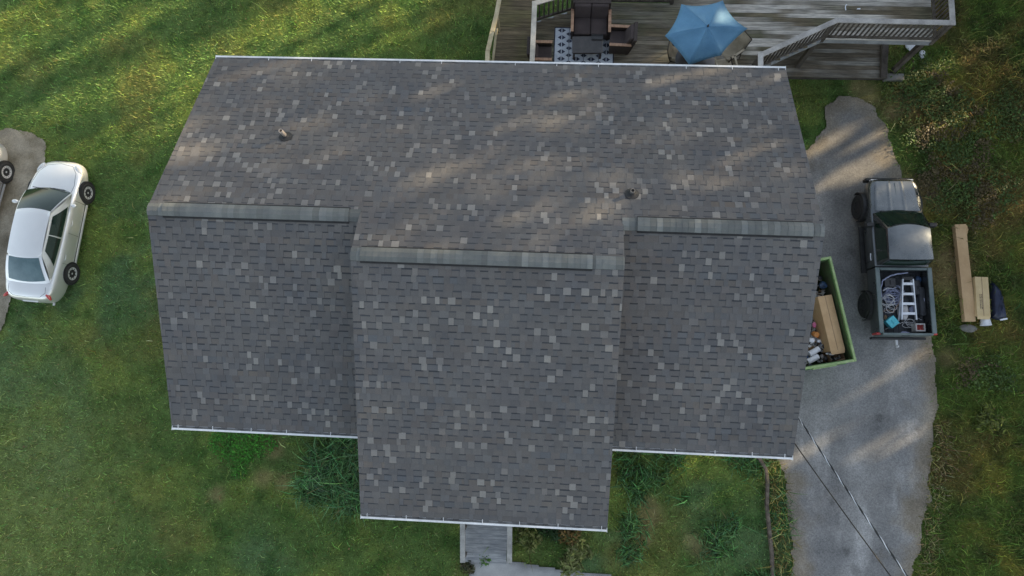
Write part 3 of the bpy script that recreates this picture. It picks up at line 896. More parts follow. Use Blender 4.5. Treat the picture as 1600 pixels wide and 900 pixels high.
# ------------------------------------------------------------------ deck furniture
def rug():
    x0, x1 = G(866, 60, ZD).x, G(959, 80, ZD).x
    y1 = G(880, 43, ZD).y; y0 = y1 - 1.75
    t = empty('outdoor_rug', ((x0 + x1) / 2, (y0 + y1) / 2, ZD + .006))
    tag(t, 'pale outdoor rug with a navy diamond pattern under the wicker seats', 'rug')
    w, h = x1 - x0, y1 - y0
    b = MB(); b.box(-w / 2, w / 2, -h / 2, h / 2, 0, .006); b.build('weave', mat('rug_pale', (.46, .50, .56), (.58, .61, .64), scale=9, rough=.95, fine=.2, fscale=60), t)
    p = MB(); cw, chh = w / 4, .235
    z = .0085
    j = 0
    while True:
        for i in range(-1, 5):
            cy = -h / 2 + j * chh; cx = -w / 2 + (i + .5) * cw
            for ox, oy, sc in ((0, 0, 1.0), (cw / 2, chh / 2, .78)):
                X, Y = cx + ox, cy + oy
                if X - cw * .3 < -w / 2 or X + cw * .3 > w / 2 or Y - chh * .32 < -h / 2 or Y + chh * .32 > h / 2: continue
                dx, dy = cw * .27 * sc, chh * .33 * sc
                p.add([(X - .012, Y - dy, z), (X - .012, Y + dy, z), (X - dx, Y, z)], [(0, 1, 2)])
                p.add([(X + .012, Y - dy, z), (X + dx, Y, z), (X + .012, Y + dy, z)], [(0, 1, 2)])
        j += 1
        if -h / 2 + j * chh > h / 2: break
    for i in range(1, 4):
        X = -w / 2 + i * cw; p.quad((X - .006, -h / 2, z), (X + .006, -h / 2, z), (X + .006, h / 2, z), (X - .006, h / 2, z))
    for s in (-1, 1):
        p.quad((-w / 2, s * h / 2 - s * .03, z), (w / 2, s * h / 2 - s * .03, z), (w / 2, s * h / 2, z), (-w / 2, s * h / 2, z))
        p.quad((s * w / 2 - s * .03, -h / 2, z), (s * w / 2, -h / 2, z), (s * w / 2, h / 2, z), (s * w / 2 - s * .03, h / 2, z))
    p.build('diamond_pattern', M['navy'], t)
rug()

def lounge(label, cat, name, loc, rz, w, dep=.72):
    t = empty(name, loc, rz); tag(t, label, cat, 'dark wicker seats with wooden arms on the deck')
    b = MB()
    b.box(-w / 2 + .05, w / 2 - .05, -dep / 2, dep / 2 - .06, .12, .30)
    for sx in (-1, 1):
        b.box(sx * (w / 2 - .03) - .035, sx * (w / 2 - .03) + .035, -dep / 2, dep / 2 - .04, .08, .56)
    b.loft([[Vector((x, dep / 2 - .10, .12)), Vector((x, dep / 2 - .02, .12)), Vector((x, dep / 2 + .13, .86)), Vector((x, dep / 2 + .03, .86))] for x in (-w / 2 + .02, w / 2 - .02)], close_ring=True)
    b.build('frame', M['wicker'], t, bevel=.012)
    n = 2 if w > 1 else 1
    for i in range(n):
        cw = (w - .16) / n; x0 = -w / 2 + .08 + i * cw
        b = MB(); b.box(x0 + .005, x0 + cw - .005, -dep / 2 - .01, dep / 2 - .12, .30, .43); b.build('seat_cushion', M['cushion'], t, bevel=.035)
        b = MB(); b.loft([[Vector((x, dep / 2 - .22, .43)), Vector((x, dep / 2 - .09, .43)), Vector((x, dep / 2 + .04, .84)), Vector((x, dep / 2 - .07, .84))] for x in (x0 + .006, x0 + cw - .006)], close_ring=True)
        b.build('back_cushion', M['cushion'], t, bevel=.03)
    for sx in (-1, 1):
        b = MB(); b.box(sx * (w / 2 - .03) - .045, sx * (w / 2 - .03) + .045, -dep / 2 - .02, dep / 2 - .0, .562, .59); b.build('arm', M['arm_wood'], t, bevel=.008)
        for y in (-dep / 2 + .05, dep / 2 - .1):
            b = MB(); b.box(sx * (w / 2 - .06) - .025, sx * (w / 2 - .06) + .025, y - .025, y + .025, 0, .12); b.build('leg', M['wicker'], t)
p = G(923, 36, ZD + .43); lounge('dark wicker loveseat with two cushions and tan wooden arms, its back to the deck railing', 'loveseat', 'wicker_loveseat', (p.x, p.y, ZD + .016), 0, 1.18)
p = G(970, 60, ZD + .43); lounge('dark wicker armchair right of the coffee table, facing away from the blue parasol', 'armchair', 'wicker_armchair', (p.x, p.y, ZD + .016), R(-92), .66, .64)
p = G(846, 83, ZD + .43); lounge('dark wicker armchair at the left deck railing, beside the pale rug', 'armchair', 'wicker_armchair', (p.x, p.y, ZD + .016), R(90), .62, .60)
def coffee():
    p = G(918, 70, ZD + .42); t = empty('coffee_table', (p.x, p.y, ZD + .016), R(1.5))
    tag(t, 'low dark rectangular coffee table standing on the patterned rug', 'table')
    b = MB(); b.box(-.46, .46, -.27, .27, .395, .42); b.build('tabletop', M['table_glass'], t, bevel=.006)
    b = MB(); b.box(-.43, .43, -.245, .245, .30, .393); b.build('apron', M['wicker'], t)
    for x in (-.4, .4):
        for y in (-.22, .22):
            b = MB(); b.box(x - .03, x + .03, y - .03, y + .03, 0, .3); b.build('leg', M['wicker'], t)
    q = G(936, 58, ZD + .45)
    s = MB(); s.box(-.17, .17, -.08, .08, 0, .018); s.box(-.17, .17, -.08, -.065, .018, .04); s.box(-.17, .17, .065, .08, .018, .04); s.box(-.17, -.155, -.065, .065, .018, .04); s.box(.155, .17, -.065, .065, .018, .04)
    o = s.build('tray', M['black_plastic'], None, loc=(q.x - .05, q.y - .01, ZD + .437))
    tag(o, 'small dark tray on the far right corner of the coffee table', 'tray')
coffee()

def parasol():
    hub = G(1106, 41, 4.62)
    t = empty('parasol', (hub.x, hub.y, ZD)); tag(t, 'open blue hexagonal parasol over the patio table on the deck', 'parasol')
    cs = [G(1039, 56, 4.10), G(1064.5, 6.5, 4.22), G(1129.5, .5, 4.28), G(1168, 44.5, 4.20), G(1126, 86.5, 4.02), G(1077, 102, 3.95)]
    base = Vector((hub.x, hub.y, ZD))
    H = hub - base
    b = MB()
    for i in range(6):
        A, B = cs[i] - base, cs[(i + 1) % 6] - base
        def fn(u, v, A=A, B=B):
            e = A.lerp(B, u)
            mid = (A + B) / 2
            sag = 4 * u * (1 - u)
            e = e + (H - mid) * Vector((1, 1, 0)).length * 0 + Vector((-mid.x, -mid.y, 0)) * .07 * sag
            p = H.lerp(e, max(v, .015))
            p.z -= .10 * sag * v * v * .6 - .05 * math.sin(math.pi * v) * (1 - sag) + .05 * sag * math.sin(math.pi * v)
            return p
        b.grid(fn, 8, 8)
    o = b.build('canopy', M['umbrella'], t, smooth=25)
    s = o.modifiers.new('solid', 'SOLIDIFY'); s.thickness = .006
    for A in cs:
        A = A - base
        r_ = MB(); r_.tube([H + Vector((0, 0, -.05)), A.lerp(H, .5) + Vector((0, 0, .0)), A + Vector((0, 0, -.02))], .009, 6); r_.build('rib', M['bronze'], t)
    r_ = MB(); r_.tube([(0, 0, .02), (0, 0, H.z)], .02, 10); r_.build('pole', M['bronze'], t, smooth=40)
    r_ = MB(); r_.lathe([(.0, .075), (.018, .07), (.024, .04), (.026, 0), (.0, -.01)], 12, Matrix.Translation(H)); r_.build('finial', M['bronze'], t, smooth=40)
    r_ = MB(); r_.lathe([(.0, .0), (.24, 0), (.24, .04), (.10, .075), (.03, .12), (0, .12)], 24); r_.build('base', M['bronze'], t, smooth=40)
    return hub
hub = parasol()
def patio_table():
    t = empty('patio_table', (hub.x + .02, hub.y - .12, ZD)); tag(t, 'round patio table shaded under the blue parasol', 'table')
    b = MB(); b.lathe([(.0, .70), (.56, .70), (.58, .712), (.56, .722), (0.045, .722)], 32); b.build('tabletop', M['table_glass'], t, smooth=40)
    for k in range(4):
        a = k * math.pi / 2 + .6
        l = MB(); l.tube([(.46 * math.cos(a), .46 * math.sin(a), .7), (.38 * math.cos(a), .38 * math.sin(a), .35), (.5 * math.cos(a), .5 * math.sin(a), 0)], .016, 8); l.build('leg', M['bronze'], t, smooth=40)
patio_table()
def sling_chair(loc, rz, label):
    t = empty('sling_chair', loc, rz); tag(t, label, 'patio chair', 'beige sling chairs around the patio table')
    b = MB()
    path = [(.0, -.27, .43), (.0, -.2, .415), (.0, .0, .39), (.0, .18, .375), (.0, .25, .42), (.0, .33, .66), (.0, .41, .98)]
    b.loft([[Vector((x, p[1], p[2] - .01 * (1 - (x / .24) ** 2))) for x in (-.24, -.12, 0, .12, .24)] for p in path], caps=False)
    o = b.build('sling', M['sling'], t, smooth=60); s = o.modifiers.new('solid', 'SOLIDIFY'); s.thickness = .008
    for sx in (-.26, .26):
        f = MB(); f.tube([(sx, p[1], p[2]) for p in path], .014, 8); f.build('side_rail', M['bronze'], t, smooth=40)
        f = MB(); f.tube([(sx, -.24, 0), (sx * 1.06, -.25, .4), (sx * 1.1, -.22, .62), (sx * 1.12, 0, .65), (sx * 1.08, .30, .63)], .014, 8); f.build('arm', M['bronze'], t, smooth=40)
        f = MB(); f.box(sx * 1.1 - .03, sx * 1.1 + .03, -.24, .22, .655, .675); f.build('arm_rest', M['sling'], t, bevel=.008)
        f = MB(); f.tube([(sx, .30, 0), (sx, .22, .40)], .014, 8); f.build('leg', M['bronze'], t, smooth=40)
    f = MB(); f.tube([(-.26, .41, .98), (.26, .41, .98)], .014, 8); f.build('top_rail', M['bronze'], t, smooth=40)
p = G(1062, 84, ZD + .45); sling_chair((p.x, p.y, ZD + .002), R(80), 'beige sling chair at the left of the blue parasol, near the dark wicker armchair')
p = G(1143, 74, ZD + .6); sling_chair((p.x, p.y, ZD + .002), R(-52), 'beige sling chair turned at an angle to the right of the blue parasol')
p = G(1132, 104, ZD + .45); sling_chair((p.x, p.y, ZD + .002), R(-168), 'beige sling chair between the blue parasol and the house gutter')
def litter(name, px, py, z, sx, sy, m, label, cat, seed, sz=.5):
    r = random.Random(seed); p = G(px, py, z)
    b = MB()
    n = 9
    rings = []
    for j in range(7):
        ph = -math.pi / 2 + math.pi * (j + .5) / 7
        rings.append([Vector((sx * math.cos(ph) * math.cos(2 * math.pi * k / n) * r.uniform(.72, 1.15), sy * math.cos(ph) * math.sin(2 * math.pi * k / n) * r.uniform(.72, 1.15), sz * min(sx, sy) * (1 + math.sin(ph)) * r.uniform(.85, 1.1))) for k in range(n)])
    b.loft(rings, close_ring=True)
    o = b.build(name, m, None, smooth=50, loc=(p.x, p.y, z - .01), subsurf=1)
    tag(o, label, cat)
    return o
litter('plastic_bag', 1424, 74, .02, .26, .22, M['plastic_white'], 'crumpled white plastic bag on the ground under the deck corner', 'bag', 3)
litter('plastic_bag', 1440, 86, .02, .13, .17, M['plastic_white'], 'small white plastic bag in the weeds beside the deck corner post', 'bag', 4)
p = G(1321, 12, ZD); b = MB(); b.tube([(0, -.09, .012), (-.01, 0, .016), (.0, .06, .014), (.04, .09, .012)], .016, 7)
tag(b.build('paint_scraper', M['plastic_white'], None, loc=(p.x, p.y, ZD + .004)), 'small white hook shaped scrap lying on the worn deck boards', 'scrap')
p = G(1341, 14.5, ZD); b = MB(); b.add([(-.05, -.01, .005), (.05, -.015, .012), (.06, .025, .03), (-.03, .03, .008), (0, 0, .03)], [(0, 1, 4), (1, 2, 4), (2, 3, 4), (3, 0, 4), (3, 2, 1, 0)])
tag(b.build('paper_scrap', M['plastic_white'], None, loc=(p.x, p.y, ZD)), 'tiny white folded paper scrap lying on the worn deck boards', 'scrap')

# ------------------------------------------------------------------ vehicles
def lerp(a, b, t): return a + (b - a) * t
def offset_grid(b, fn, s0, s1, t0, t1, off, ns=10, nt=8, flip=1, cut=None):
    """patch of fn pushed out along its own normal"""
    e = 1e-3
    def g(i, j):
        s, t = lerp(s0, s1, i), lerp(t0, t1, j)
        if cut: s, t = cut(s, t)
        P = fn(s, t)
        n = (fn(s + e, t) - P).cross(fn(s, t + e) - P)
        n = n.normalized() * flip
        return P + n * off
    b.grid(g, ns, nt)

def wheel(parent, x, y, r, w, side, spokes=10, m_rim='alloy', rim=.66):
    """tyre standing on the ground; side is the way the rim faces"""
    Mx = Matrix.Translation((x, y, r)) @ Matrix.Rotation(-side * math.pi / 2, 4, 'X')
    b = MB()
    h = w / 2
    b.lathe([(r * rim, -h * .9), (r * .9, -h), (r * .98, -h * .8), (r, -h * .4), (r, h * .4), (r * .98, h * .8), (r * .9, h), (r * rim, h * .9), (r * rim * .97, h * .3)], 36, Mx)
    o = b.build('wheel', M['rubber'], parent, smooth=35)
    k = MB()
    k.lathe([(r * rim * .98, h * .82), (r * rim, h * .9), (r * rim * .9, h * .9), (r * rim * .86, h * .5)], 36, Mx)
    k.lathe([(0, h * .78), (r * .10, h * .78), (r * .13, h * .66), (r * .13, h * .2)], 20, Mx)
    for i in range(spokes):
        a = 2 * math.pi * i / spokes
        u = Vector((math.cos(a), math.sin(a), 0)); v = Vector((-math.sin(a), math.cos(a), 0))
        p0, p1 = u * r * .10, u * r * rim * .9
        wd_ = r * .46 * (5 / spokes) ** .6
        pts = [p0 + v * wd_ * .5 + Vector((0, 0, h * .70)), p1 + v * wd_ * .38 + Vector((0, 0, h * .82)), p1 - v * wd_ * .38 + Vector((0, 0, h * .82)), p0 - v * wd_ * .5 + Vector((0, 0, h * .70))]
        low = [q - Vector((0, 0, h * .3)) for q in pts]
        k.add([Mx @ q for q in pts + low], [(0, 1, 2, 3), (0, 4, 5, 1), (1, 5, 6, 2), (2, 6, 7, 3)])
    k.build('rim', M[m_rim], o, smooth=35)
    d = MB(); d.lathe([(r * rim * .95, h * .2), (0.0, h * .2)], 24, Mx); d.build('brake_well', M['dark'], o)
    return o

def ellipsoid(b, c, r, n=14, m=9, rot=None):
    rings = []
    for j in range(m + 1):
        ph = -math.pi / 2 + math.pi * j / m
        ring_ = []
        for k in range(n):
            a = 2 * math.pi * k / n
            q = Vector((r[0] * math.cos(ph) * math.cos(a), r[1] * math.cos(ph) * math.sin(a), r[2] * math.sin(ph)))
            if rot: q = rot @ q
            ring_.append(q + Vector(c))
        rings.append(ring_)
    b.loft(rings, close_ring=True, caps=False)

def soften(o, w):
    """join the panels of a greenhouse and round the pillars between them"""
    a = o.modifiers.new('weld', 'WELD'); a.merge_threshold = .004
    b = o.modifiers.new('bevel', 'BEVEL'); b.width = w; b.segments = 3; b.limit_method = 'ANGLE'; b.angle_limit = R(28)

def gaps(t, body, lines, rad=.007):
    """dark panel gaps laid on the body's upper surface"""
    dg = bpy.context.evaluated_depsgraph_get(); dg.update()
    ev = body.evaluated_get(dg)
    for ln in lines:
        pts = []
        for (xa, ya), (xb, yb) in zip(ln, ln[1:]):
            for k in range(6):
                x, y = lerp(xa, xb, k / 6), lerp(ya, yb, k / 6)
                ok, p, n_, _ = ev.ray_cast(Vector((x, y, 3)), Vector((0, 0, -1)))
                if ok: pts.append(p + Vector((0, 0, -rad * .45)))
        if len(pts) > 2:
            b = MB(); b.tube(pts, rad, 6); b.build('panel_gap', M['dark'], t)

def sedan(loc, rz, paint, label, spokes):
    t = empty('sedan', loc, rz); tag(t, label, 'car', 'cars on the gravel pad')
    st = [(2.41, .34, .47, .33), (2.37, .52, .55, .27), (2.28, .655, .62, .22), (2.10, .775, .69, .20), (1.85, .855, .765, .20), (1.5, .895, .845, .20), (1.15, .905, .905, .20),
          (.85, .91, .95, .20), (.3, .912, .97, .20), (-.4, .912, .985, .20), (-1.0, .912, 1.0, .20), (-1.5, .905, 1.02, .20), (-1.85, .88, 1.03, .21), (-2.1, .82, 1.02, .23), (-2.27, .735, .985, .26), (-2.37, .61, .90, .30), (-2.42, .44, .72, .34)]
    rings = []
    for x, w, zt, zb in st:
        belt = zt - .05 - .05 * min(1, zt)
        half = [(.0, zb), (w * .86, zb), (w * .97, zb + .09), (w, zb + (belt - zb) * .42), (w * .995, zb + (belt - zb) * .72), (w * .955, belt), (w * .86, zt - .022), (w * .48, zt - .002), (0, zt + .012)]
        ring_ = [Vector((x, y, z)) for y, z in half] + [Vector((x, -y, z)) for y, z in half[-2:0:-1]]
        rings.append(ring_)
    b = MB(); b.loft(rings, close_ring=True)
    body = b.build('body', paint, t, smooth=60, subsurf=1)
    # greenhouse
    FB, FR, RR, RB = (1.20, .80, .915), (.40, .585, 1.395), (-1.00, .575, 1.395), (-1.80, .745, 1.01)
    def front(s, q): return Vector((lerp(FB[0], FR[0], q) + .13 * (1 - s * s) * (1 - .5 * q), s * lerp(FB[1], FR[1], q), lerp(FB[2], FR[2], q) + .035 * math.sin(math.pi * q) + .045 * q * (1 - s * s)))
    def rear(s, q): return Vector((lerp(RB[0], RR[0], q) - .11 * (1 - s * s) * (1 - .5 * q), s * lerp(RB[1], RR[1], q), lerp(RB[2], RR[2], q) + .035 * math.sin(math.pi * q) + .045 * q * (1 - s * s)))
    def top(s, q): return Vector((lerp(FR[0] + .065 * (1 - s * s), RR[0] - .055 * (1 - s * s), q), s * lerp(FR[1], RR[1], q), 1.395 + .045 * (1 - s * s) + .025 * math.sin(math.pi * q)))
    def side(sg):
        def f(u, q):
            lo_ = Vector((lerp(FB[0], RB[0], u), sg * (lerp(FB[1], RB[1], u) + .05 * math.sin(math.pi * u)), lerp(FB[2], RB[2], u)))
            hi_ = Vector((lerp(FR[0], RR[0], u), sg * (lerp(FR[1], RR[1], u) + .012 * math.sin(math.pi * u)), 1.395 + .025 * math.sin(math.pi * u) * 0))
            p = lo_.lerp(hi_, q); p.y += sg * .035 * math.sin(math.pi * q); return p
        return f
    b = MB()
    g = lambda f, a0, a1: (lambda i, j: f(lerp(a0, a1, i), j))
    b.grid(g(front, -1, 1), 12, 8); b.grid(g(rear, -1, 1), 12, 8); b.grid(g(top, -1, 1), 12, 10)
    for sg in (-1, 1): b.grid(g(side(sg), 0, 1), 14, 6)
    soften(b.build('roof', paint, t, smooth=35), .03)
    b = MB(); offset_grid(b, front, -.95, .95, .0, .95, .009, 12, 8); b.build('windshield', M['car_glass'], t, smooth=60)
    b = MB(); offset_grid(b, rear, -.84, .84, .10, .92, .009, 12, 8, flip=-1); b.build('rear_window', M['rear_glass'], t, smooth=60)
    for sg in (-1, 1):
        f = side(sg)
        b = MB(); offset_grid(b, f, .13, .50, .12, .88, .012, 8, 6, flip=sg); offset_grid(b, f, .52, .84, .12, .88, .012, 8, 6, flip=sg)
        b.build('side_window', M['car_glass'], t, smooth=60)
        b = MB()
        for x in (.22, -.92):
            b.tube([(x + .09, sg * .925, .80), (x, sg * .945, .805), (x - .09, sg * .925, .80)], .016, 8)
        b.build('door_handles', paint, t, smooth=50)
        b = MB(); ellipsoid(b, (.78, sg * 1.0, 1.0), (.07, .11, .07)); b.tube([(.80, sg * .86, .95), (.79, sg * .95, .98)], .025, 8); b.build('mirror', paint, t, smooth=60)
        b = MB(); ellipsoid(b, (2.10, sg * .655, .640), (.20, .09, .045), rot=Matrix.Rotation(-sg * .55, 3, 'Z')); b.build('headlight', M['clear_lens'], t, smooth=60)
        b = MB(); ellipsoid(b, (-2.215, sg * .665, .895), (.055, .20, .07), rot=Matrix.Rotation(sg * .75, 3, 'Z')); b.build('taillight', M['red_lens'], t, smooth=60)
        for x in (1.42, -1.36):
            b = MB(); Mx = Matrix.Translation((x, sg * .905, .345)) @ Matrix.Rotation(-sg * math.pi / 2, 4, 'X')
            b.lathe([(.385, -.12), (.385, .006), (.33, .006)], 30, Mx); b.lathe([(.385, .004), (.0, .002)], 30, Mx)
            b.build('wheel_arch', M['dark'], t)
            wheel(t, x, sg * .828, .325, .205, sg, spokes)
        b = MB(); b.bar((1.02, sg * .885, .24), (-1.0, sg * .885, .24), .05, .07); b.build('sill', paint, t, bevel=.015)
    for sg in (-1, 1):                  # door shut lines
        b = MB()
        for x in (.98, -.12, -1.12): b.bar((x, sg * .917, .34), (x + .01, sg * .905, .86), .006, .010, up=(0, sg, 0))
        b.build('door_gap', M['dark'], t)
    gaps(t, body, [[(1.36, .0), (1.33, .45), (1.24, .72), (1.5, .74), (1.95, .64), (2.20, .44), (2.28, 0), (2.20, -.44), (1.95, -.64), (1.5, -.74), (1.24, -.72), (1.33, -.45), (1.36, 0)],
                   [(-1.92, .62), (-2.15, .62), (-2.28, .45), (-2.31, 0), (-2.28, -.45), (-2.15, -.62), (-1.92, -.62)]])
    b = MB(); b.box(2.395, 2.425, -.34, .34, .40, .47); b.build('grille', M['black_plastic'], t, bevel=.01)
    b = MB(); b.box(-2.435, -2.40, -.26, .26, .62, .74); b.build('number_plate', M['paint_white'], t)
    b = MB(); b.tube([(-2.30, -.45, .27), (-2.46, -.45, .26)], .035, 10); b.build('exhaust', M['alloy'], t, smooth=40)
    for sg in (-.3, .3):
        b = MB(); b.bar((1.33, sg + .25, .948), (1.27, sg - .3, .972), .022, .012); b.build('wiper', M['black_plastic'], t)
    return t
def pose(front, rear):
    d = front - rear
    return Vector(((front.x + rear.x) / 2, (front.y + rear.y) / 2, 0.02)), math.atan2(d.y, d.x)
loc, rz = pose(G(98, 249, .62), G(44, 471, .85))
sedan(loc, rz, M['paint_white'], 'white sedan parked half on the gravel pad and half on the lawn', 9)
dl = Matrix.Rotation(rz, 3, 'Z')
q = G(11, 269, .345)
h2 = rz - R(3.0)
off = Matrix.Rotation(h2, 3, 'Z') @ Vector((1.42, -.93, 0))
sedan((q.x - off.x, q.y - off.y, .02), h2, M['paint_silver'], 'silver car at the far left edge, only its right side showing beside the white sedan', 12)

def truck():
    f, r = G(1391, 274, .85), G(1413, 528, .95)
    loc, rz = pose(f, r)
    Ln = (Vector((f.x, f.y)) - Vector((r.x, r.y))).length
    t = empty('pickup_truck', loc, rz); t.scale = (1, .965, 1); tag(t, 'dark grey pickup truck with an open bed full of tools on the driveway', 'pickup truck')
    k = Ln / 5.16
    X = lambda x: x * k
    P = M['paint_grey']
    b = MB(); b.box(X(-2.4), X(2.3), -.45, .45, .42, .62); b.build('chassis', M['dark'], t)
    # front clip: fenders and hood
    st = [(2.44, .52, .86, .62), (2.40, .64, .95, .60), (2.30, .735, 1.0, .60), (2.12, .785, 1.035, .60), (1.8, .815, 1.065, .60), (1.35, .835, 1.095, .60), (1.02, .84, 1.115, .60)]
    rings = []
    for x, w, zt, zb in st:
        half = [(0, zb), (w * .97, zb), (w, zb + .12), (w, zt - .16), (w * .975, zt - .06), (w * .90, zt - .012), (w * .55, zt), (0, zt + .012)]
        rings.append([Vector((X(x), y, z)) for y, z in half] + [Vector((X(x), -y, z)) for y, z in half[-2:0:-1]])
    b = MB(); b.loft(rings, close_ring=True); b.build('front_body', P, t, smooth=40)
    b = MB()
    def hood(s, q):
        x = lerp(2.32, 1.34, q); w = lerp(.58, .70, q ** .5)
        e = 1 if abs(s) < .97 else 0
        return Vector((X(x), s * w, lerp(1.024, 1.118, q) + .008 * (1 - s * s) + (.008 if .30 < abs(s) < .36 else 0) + .012 * e * (1 if .02 < q < .99 else 0)))
    b.grid(lambda i, j: hood(lerp(-1, 1, i), j), 40, 14); b.build('hood', P, t, smooth=40)
    b = MB()
    for s in (-.002,): b.bar((X(2.26), s, 1.058), (X(1.5), s, 1.105), .012, .012)
    b.build('hood_crease', M['bed_rail'], t)
    b = MB(); b.loft([[Vector((X(xx), y, z)) for y, z in ((-.74, .50), (-.74, .74), (.74, .74), (.74, .50))] for xx in (2.43, 2.53)], close_ring=True); b.build('front_bumper', M['black_plastic'], t, bevel=.03)
    b = MB(); b.box(X(2.405), X(2.44), -.52, .52, .76, .92); b.build('grille', M['black_plastic'], t, bevel=.01)
    for sg in (-1, 1):
        b = MB(); b.box(X(2.385), X(2.43), sg * .56 - .11, sg * .56 + .11, .77, .92); b.build('headlight', M['clear_lens'], t, bevel=.015)
    # cab
    b = MB(); rings = []
    for x, w, zt in ((1.03, .84, 1.10), (.6, .85, 1.11), (-.35, .85, 1.12), (-.41, .84, 1.12)):
        half = [(0, .55), (w * .97, .55), (w, .66), (w, .98), (w * .97, zt - .02), (w * .9, zt), (0, zt)]
        rings.append([Vector((X(x), y, z)) for y, z in half] + [Vector((X(x), -y, z)) for y, z in half[-2:0:-1]])
    b.loft(rings, close_ring=True); b.build('cab', P, t, smooth=40)
    FB, FR, RR, RB = (1.26, .775, 1.10), (.64, .64, 1.66), (-.30, .655, 1.67), (-.38, .765, 1.11)
    def front(s, q): return Vector((X(lerp(FB[0], FR[0], q) + .12 * (1 - s * s)), s * lerp(FB[1], FR[1], q), lerp(FB[2], FR[2], q) + .03 * q * (1 - s * s)))
    def rear(s, q): return Vector((X(lerp(RB[0], RR[0], q) - .02 * (1 - s * s)), s * lerp(RB[1], RR[1], q), lerp(RB[2], RR[2], q) + .03 * q * (1 - s * s)))
    def top(s, q):
        e = abs(s) ** 6
        return Vector((X(lerp(FR[0] + .12 * (1 - s * s), RR[0] - .02 * (1 - s * s), q)), s * lerp(FR[1], RR[1], q), lerp(1.66, 1.67, q) + .03 * (1 - s * s) + .03 * math.sin(math.pi * q) * (1 - e)))
    def side(sg):
        def fn(u, q):
            lo_ = Vector((X(lerp(FB[0], RB[0], u)), sg * lerp(FB[1], RB[1], u), lerp(FB[2], RB[2], u)))
            hi_ = Vector((X(lerp(FR[0], RR[0], u)), sg * lerp(FR[1], RR[1], u), lerp(1.66, 1.67, u)))
            p = lo_.lerp(hi_, q); p.y += sg * .03 * math.sin(math.pi * q); return p
        return fn
    b = MB()
    b.grid(lambda i, j: front(lerp(-1, 1, i), j), 12, 6); b.grid(lambda i, j: rear(lerp(-1, 1, i), j), 12, 6); b.grid(lambda i, j: top(lerp(-1, 1, i), j), 16, 12)
    for sg in (-1, 1):
        fn = side(sg); b.grid(lambda i, j, fn=fn: fn(i, j), 10, 6)
    b.build('roof', P, t, smooth=35)
    b = MB(); offset_grid(b, front, -.94, .94, .03, .93, .008); b.build('windshield', M['car_glass'], t, smooth=60)
    b = MB(); offset_grid(b, rear, -.88, .88, .16, .88, .008, flip=-1); b.build('rear_window', M['car_glass'], t, smooth=60)
    for sg in (-1, 1):
        b = MB(); offset_grid(b, side(sg), .10, .70, .10, .88, .010, flip=sg); offset_grid(b, side(sg), .74, .94, .10, .88, .010, 3, 6, flip=sg); b.build('side_window', M['car_glass'], t, smooth=60)
        b = MB(); b.box(X(.80), X(.92), sg * .96 - .12, sg * .96 + .12, 1.10, 1.30); b.bar((X(.86), sg * .80, 1.14), (X(.86), sg * .9, 1.17), .04, .04); b.build('mirror', M['black_plastic'], t, bevel=.02)
        b = MB(); b.tube([(X(.02), sg * .858, .96), (X(-.09), sg * .875, .965), (X(-.2), sg * .858, .96)], .018, 8); b.build('door_handle', M['aluminium'], t, smooth=40)
        b = MB(); b.bar((X(.98), sg * .86, .46), (X(-.5), sg * .86, .46), .16, .06); b.build('running_board', M['black_plastic'], t)
        b = MB(); b.bar((X(.93), sg * .853, .62), (X(.93), sg * .853, 1.08), .008, .01, up=(0, sg, 0)); b.bar((X(-.22), sg * .856, .62), (X(-.22), sg * .853, 1.08), .008, .01, up=(0, sg, 0)); b.build('door_gap', M['dark'], t)
    for s in (-.42, .12):
        b = MB(); b.bar((X(1.33), s, 1.135), (X(1.29), s + .42, 1.165), .022, .014); b.build('wiper', M['black_plastic'], t)
    # bed
    y1, y0, zb, zt = .865, .745, .60, 1.16
    b = MB()
    for sg in (-1, 1):
        b.box(X(-2.44), X(-.46), min(sg * y0, sg * (y1 - .02)), max(sg * y0, sg * (y1 - .02)), zb, zt - .02)
    b.box(X(-.53), X(-.46), -y0, y0, zb, zt - .02)
    b.build('bed_side', P, t, bevel=.015)
    b = MB()
    for sg in (-1, 1):
        b.box(X(-2.46), X(-.45), min(sg * (y0 - .025), sg * y1), max(sg * (y0 - .025), sg * y1), zt - .02, zt + .03)
    b.box(X(-.54), X(-.45), -y0 + .026, y0 - .026, zt - .02, zt + .028)
    b.build('bed_rail', M['bed_rail'], t, bevel=.02)
    b = MB(); b.box(X(-2.44), X(-.53), -y0, y0, .66, .72)
    for i in range(9): b.box(X(-2.42), X(-.55), -.66 + i * .165 - .04, -.66 + i * .165 + .04, .72, .735)
    b.build('bed_floor', M['bed_liner'], t)
    for sg in (-1, 1):
        b = MB(); b.box(X(-1.9), X(-1.0), min(sg * .56, sg * .745), max(sg * .56, sg * .745), .735, .95)
        b.build('wheel_tub', M['bed_liner'], t, bevel=.06)
    b = MB(); b.box(X(-2.52), X(-2.45), -y0 - .02, y0 + .02, .62, zt + .015); g = b.build('tailgate', M['bed_rail'], t, bevel=.018)
    b = MB(); b.box(X(-2.535), X(-2.515), -.11, .11, .98, 1.05); b.build('handle', M['black_plastic'], g)
    b = MB(); b.box(X(-2.60), X(-2.523), -.84, .84, .46, .62); b.build('rear_bumper', M['black_plastic'], t, bevel=.02)
    b = MB(); b.bar((X(-2.5), .0, .45), (X(-2.84), .0, .45), .07, .06); b.lathe([(0, .56), (.025, .555), (.034, .53), (.026, .505), (.02, .48)], 14, Matrix.Translation((X(-2.80), 0, 0))); b.build('tow_hitch', M['alloy'], t, smooth=40)
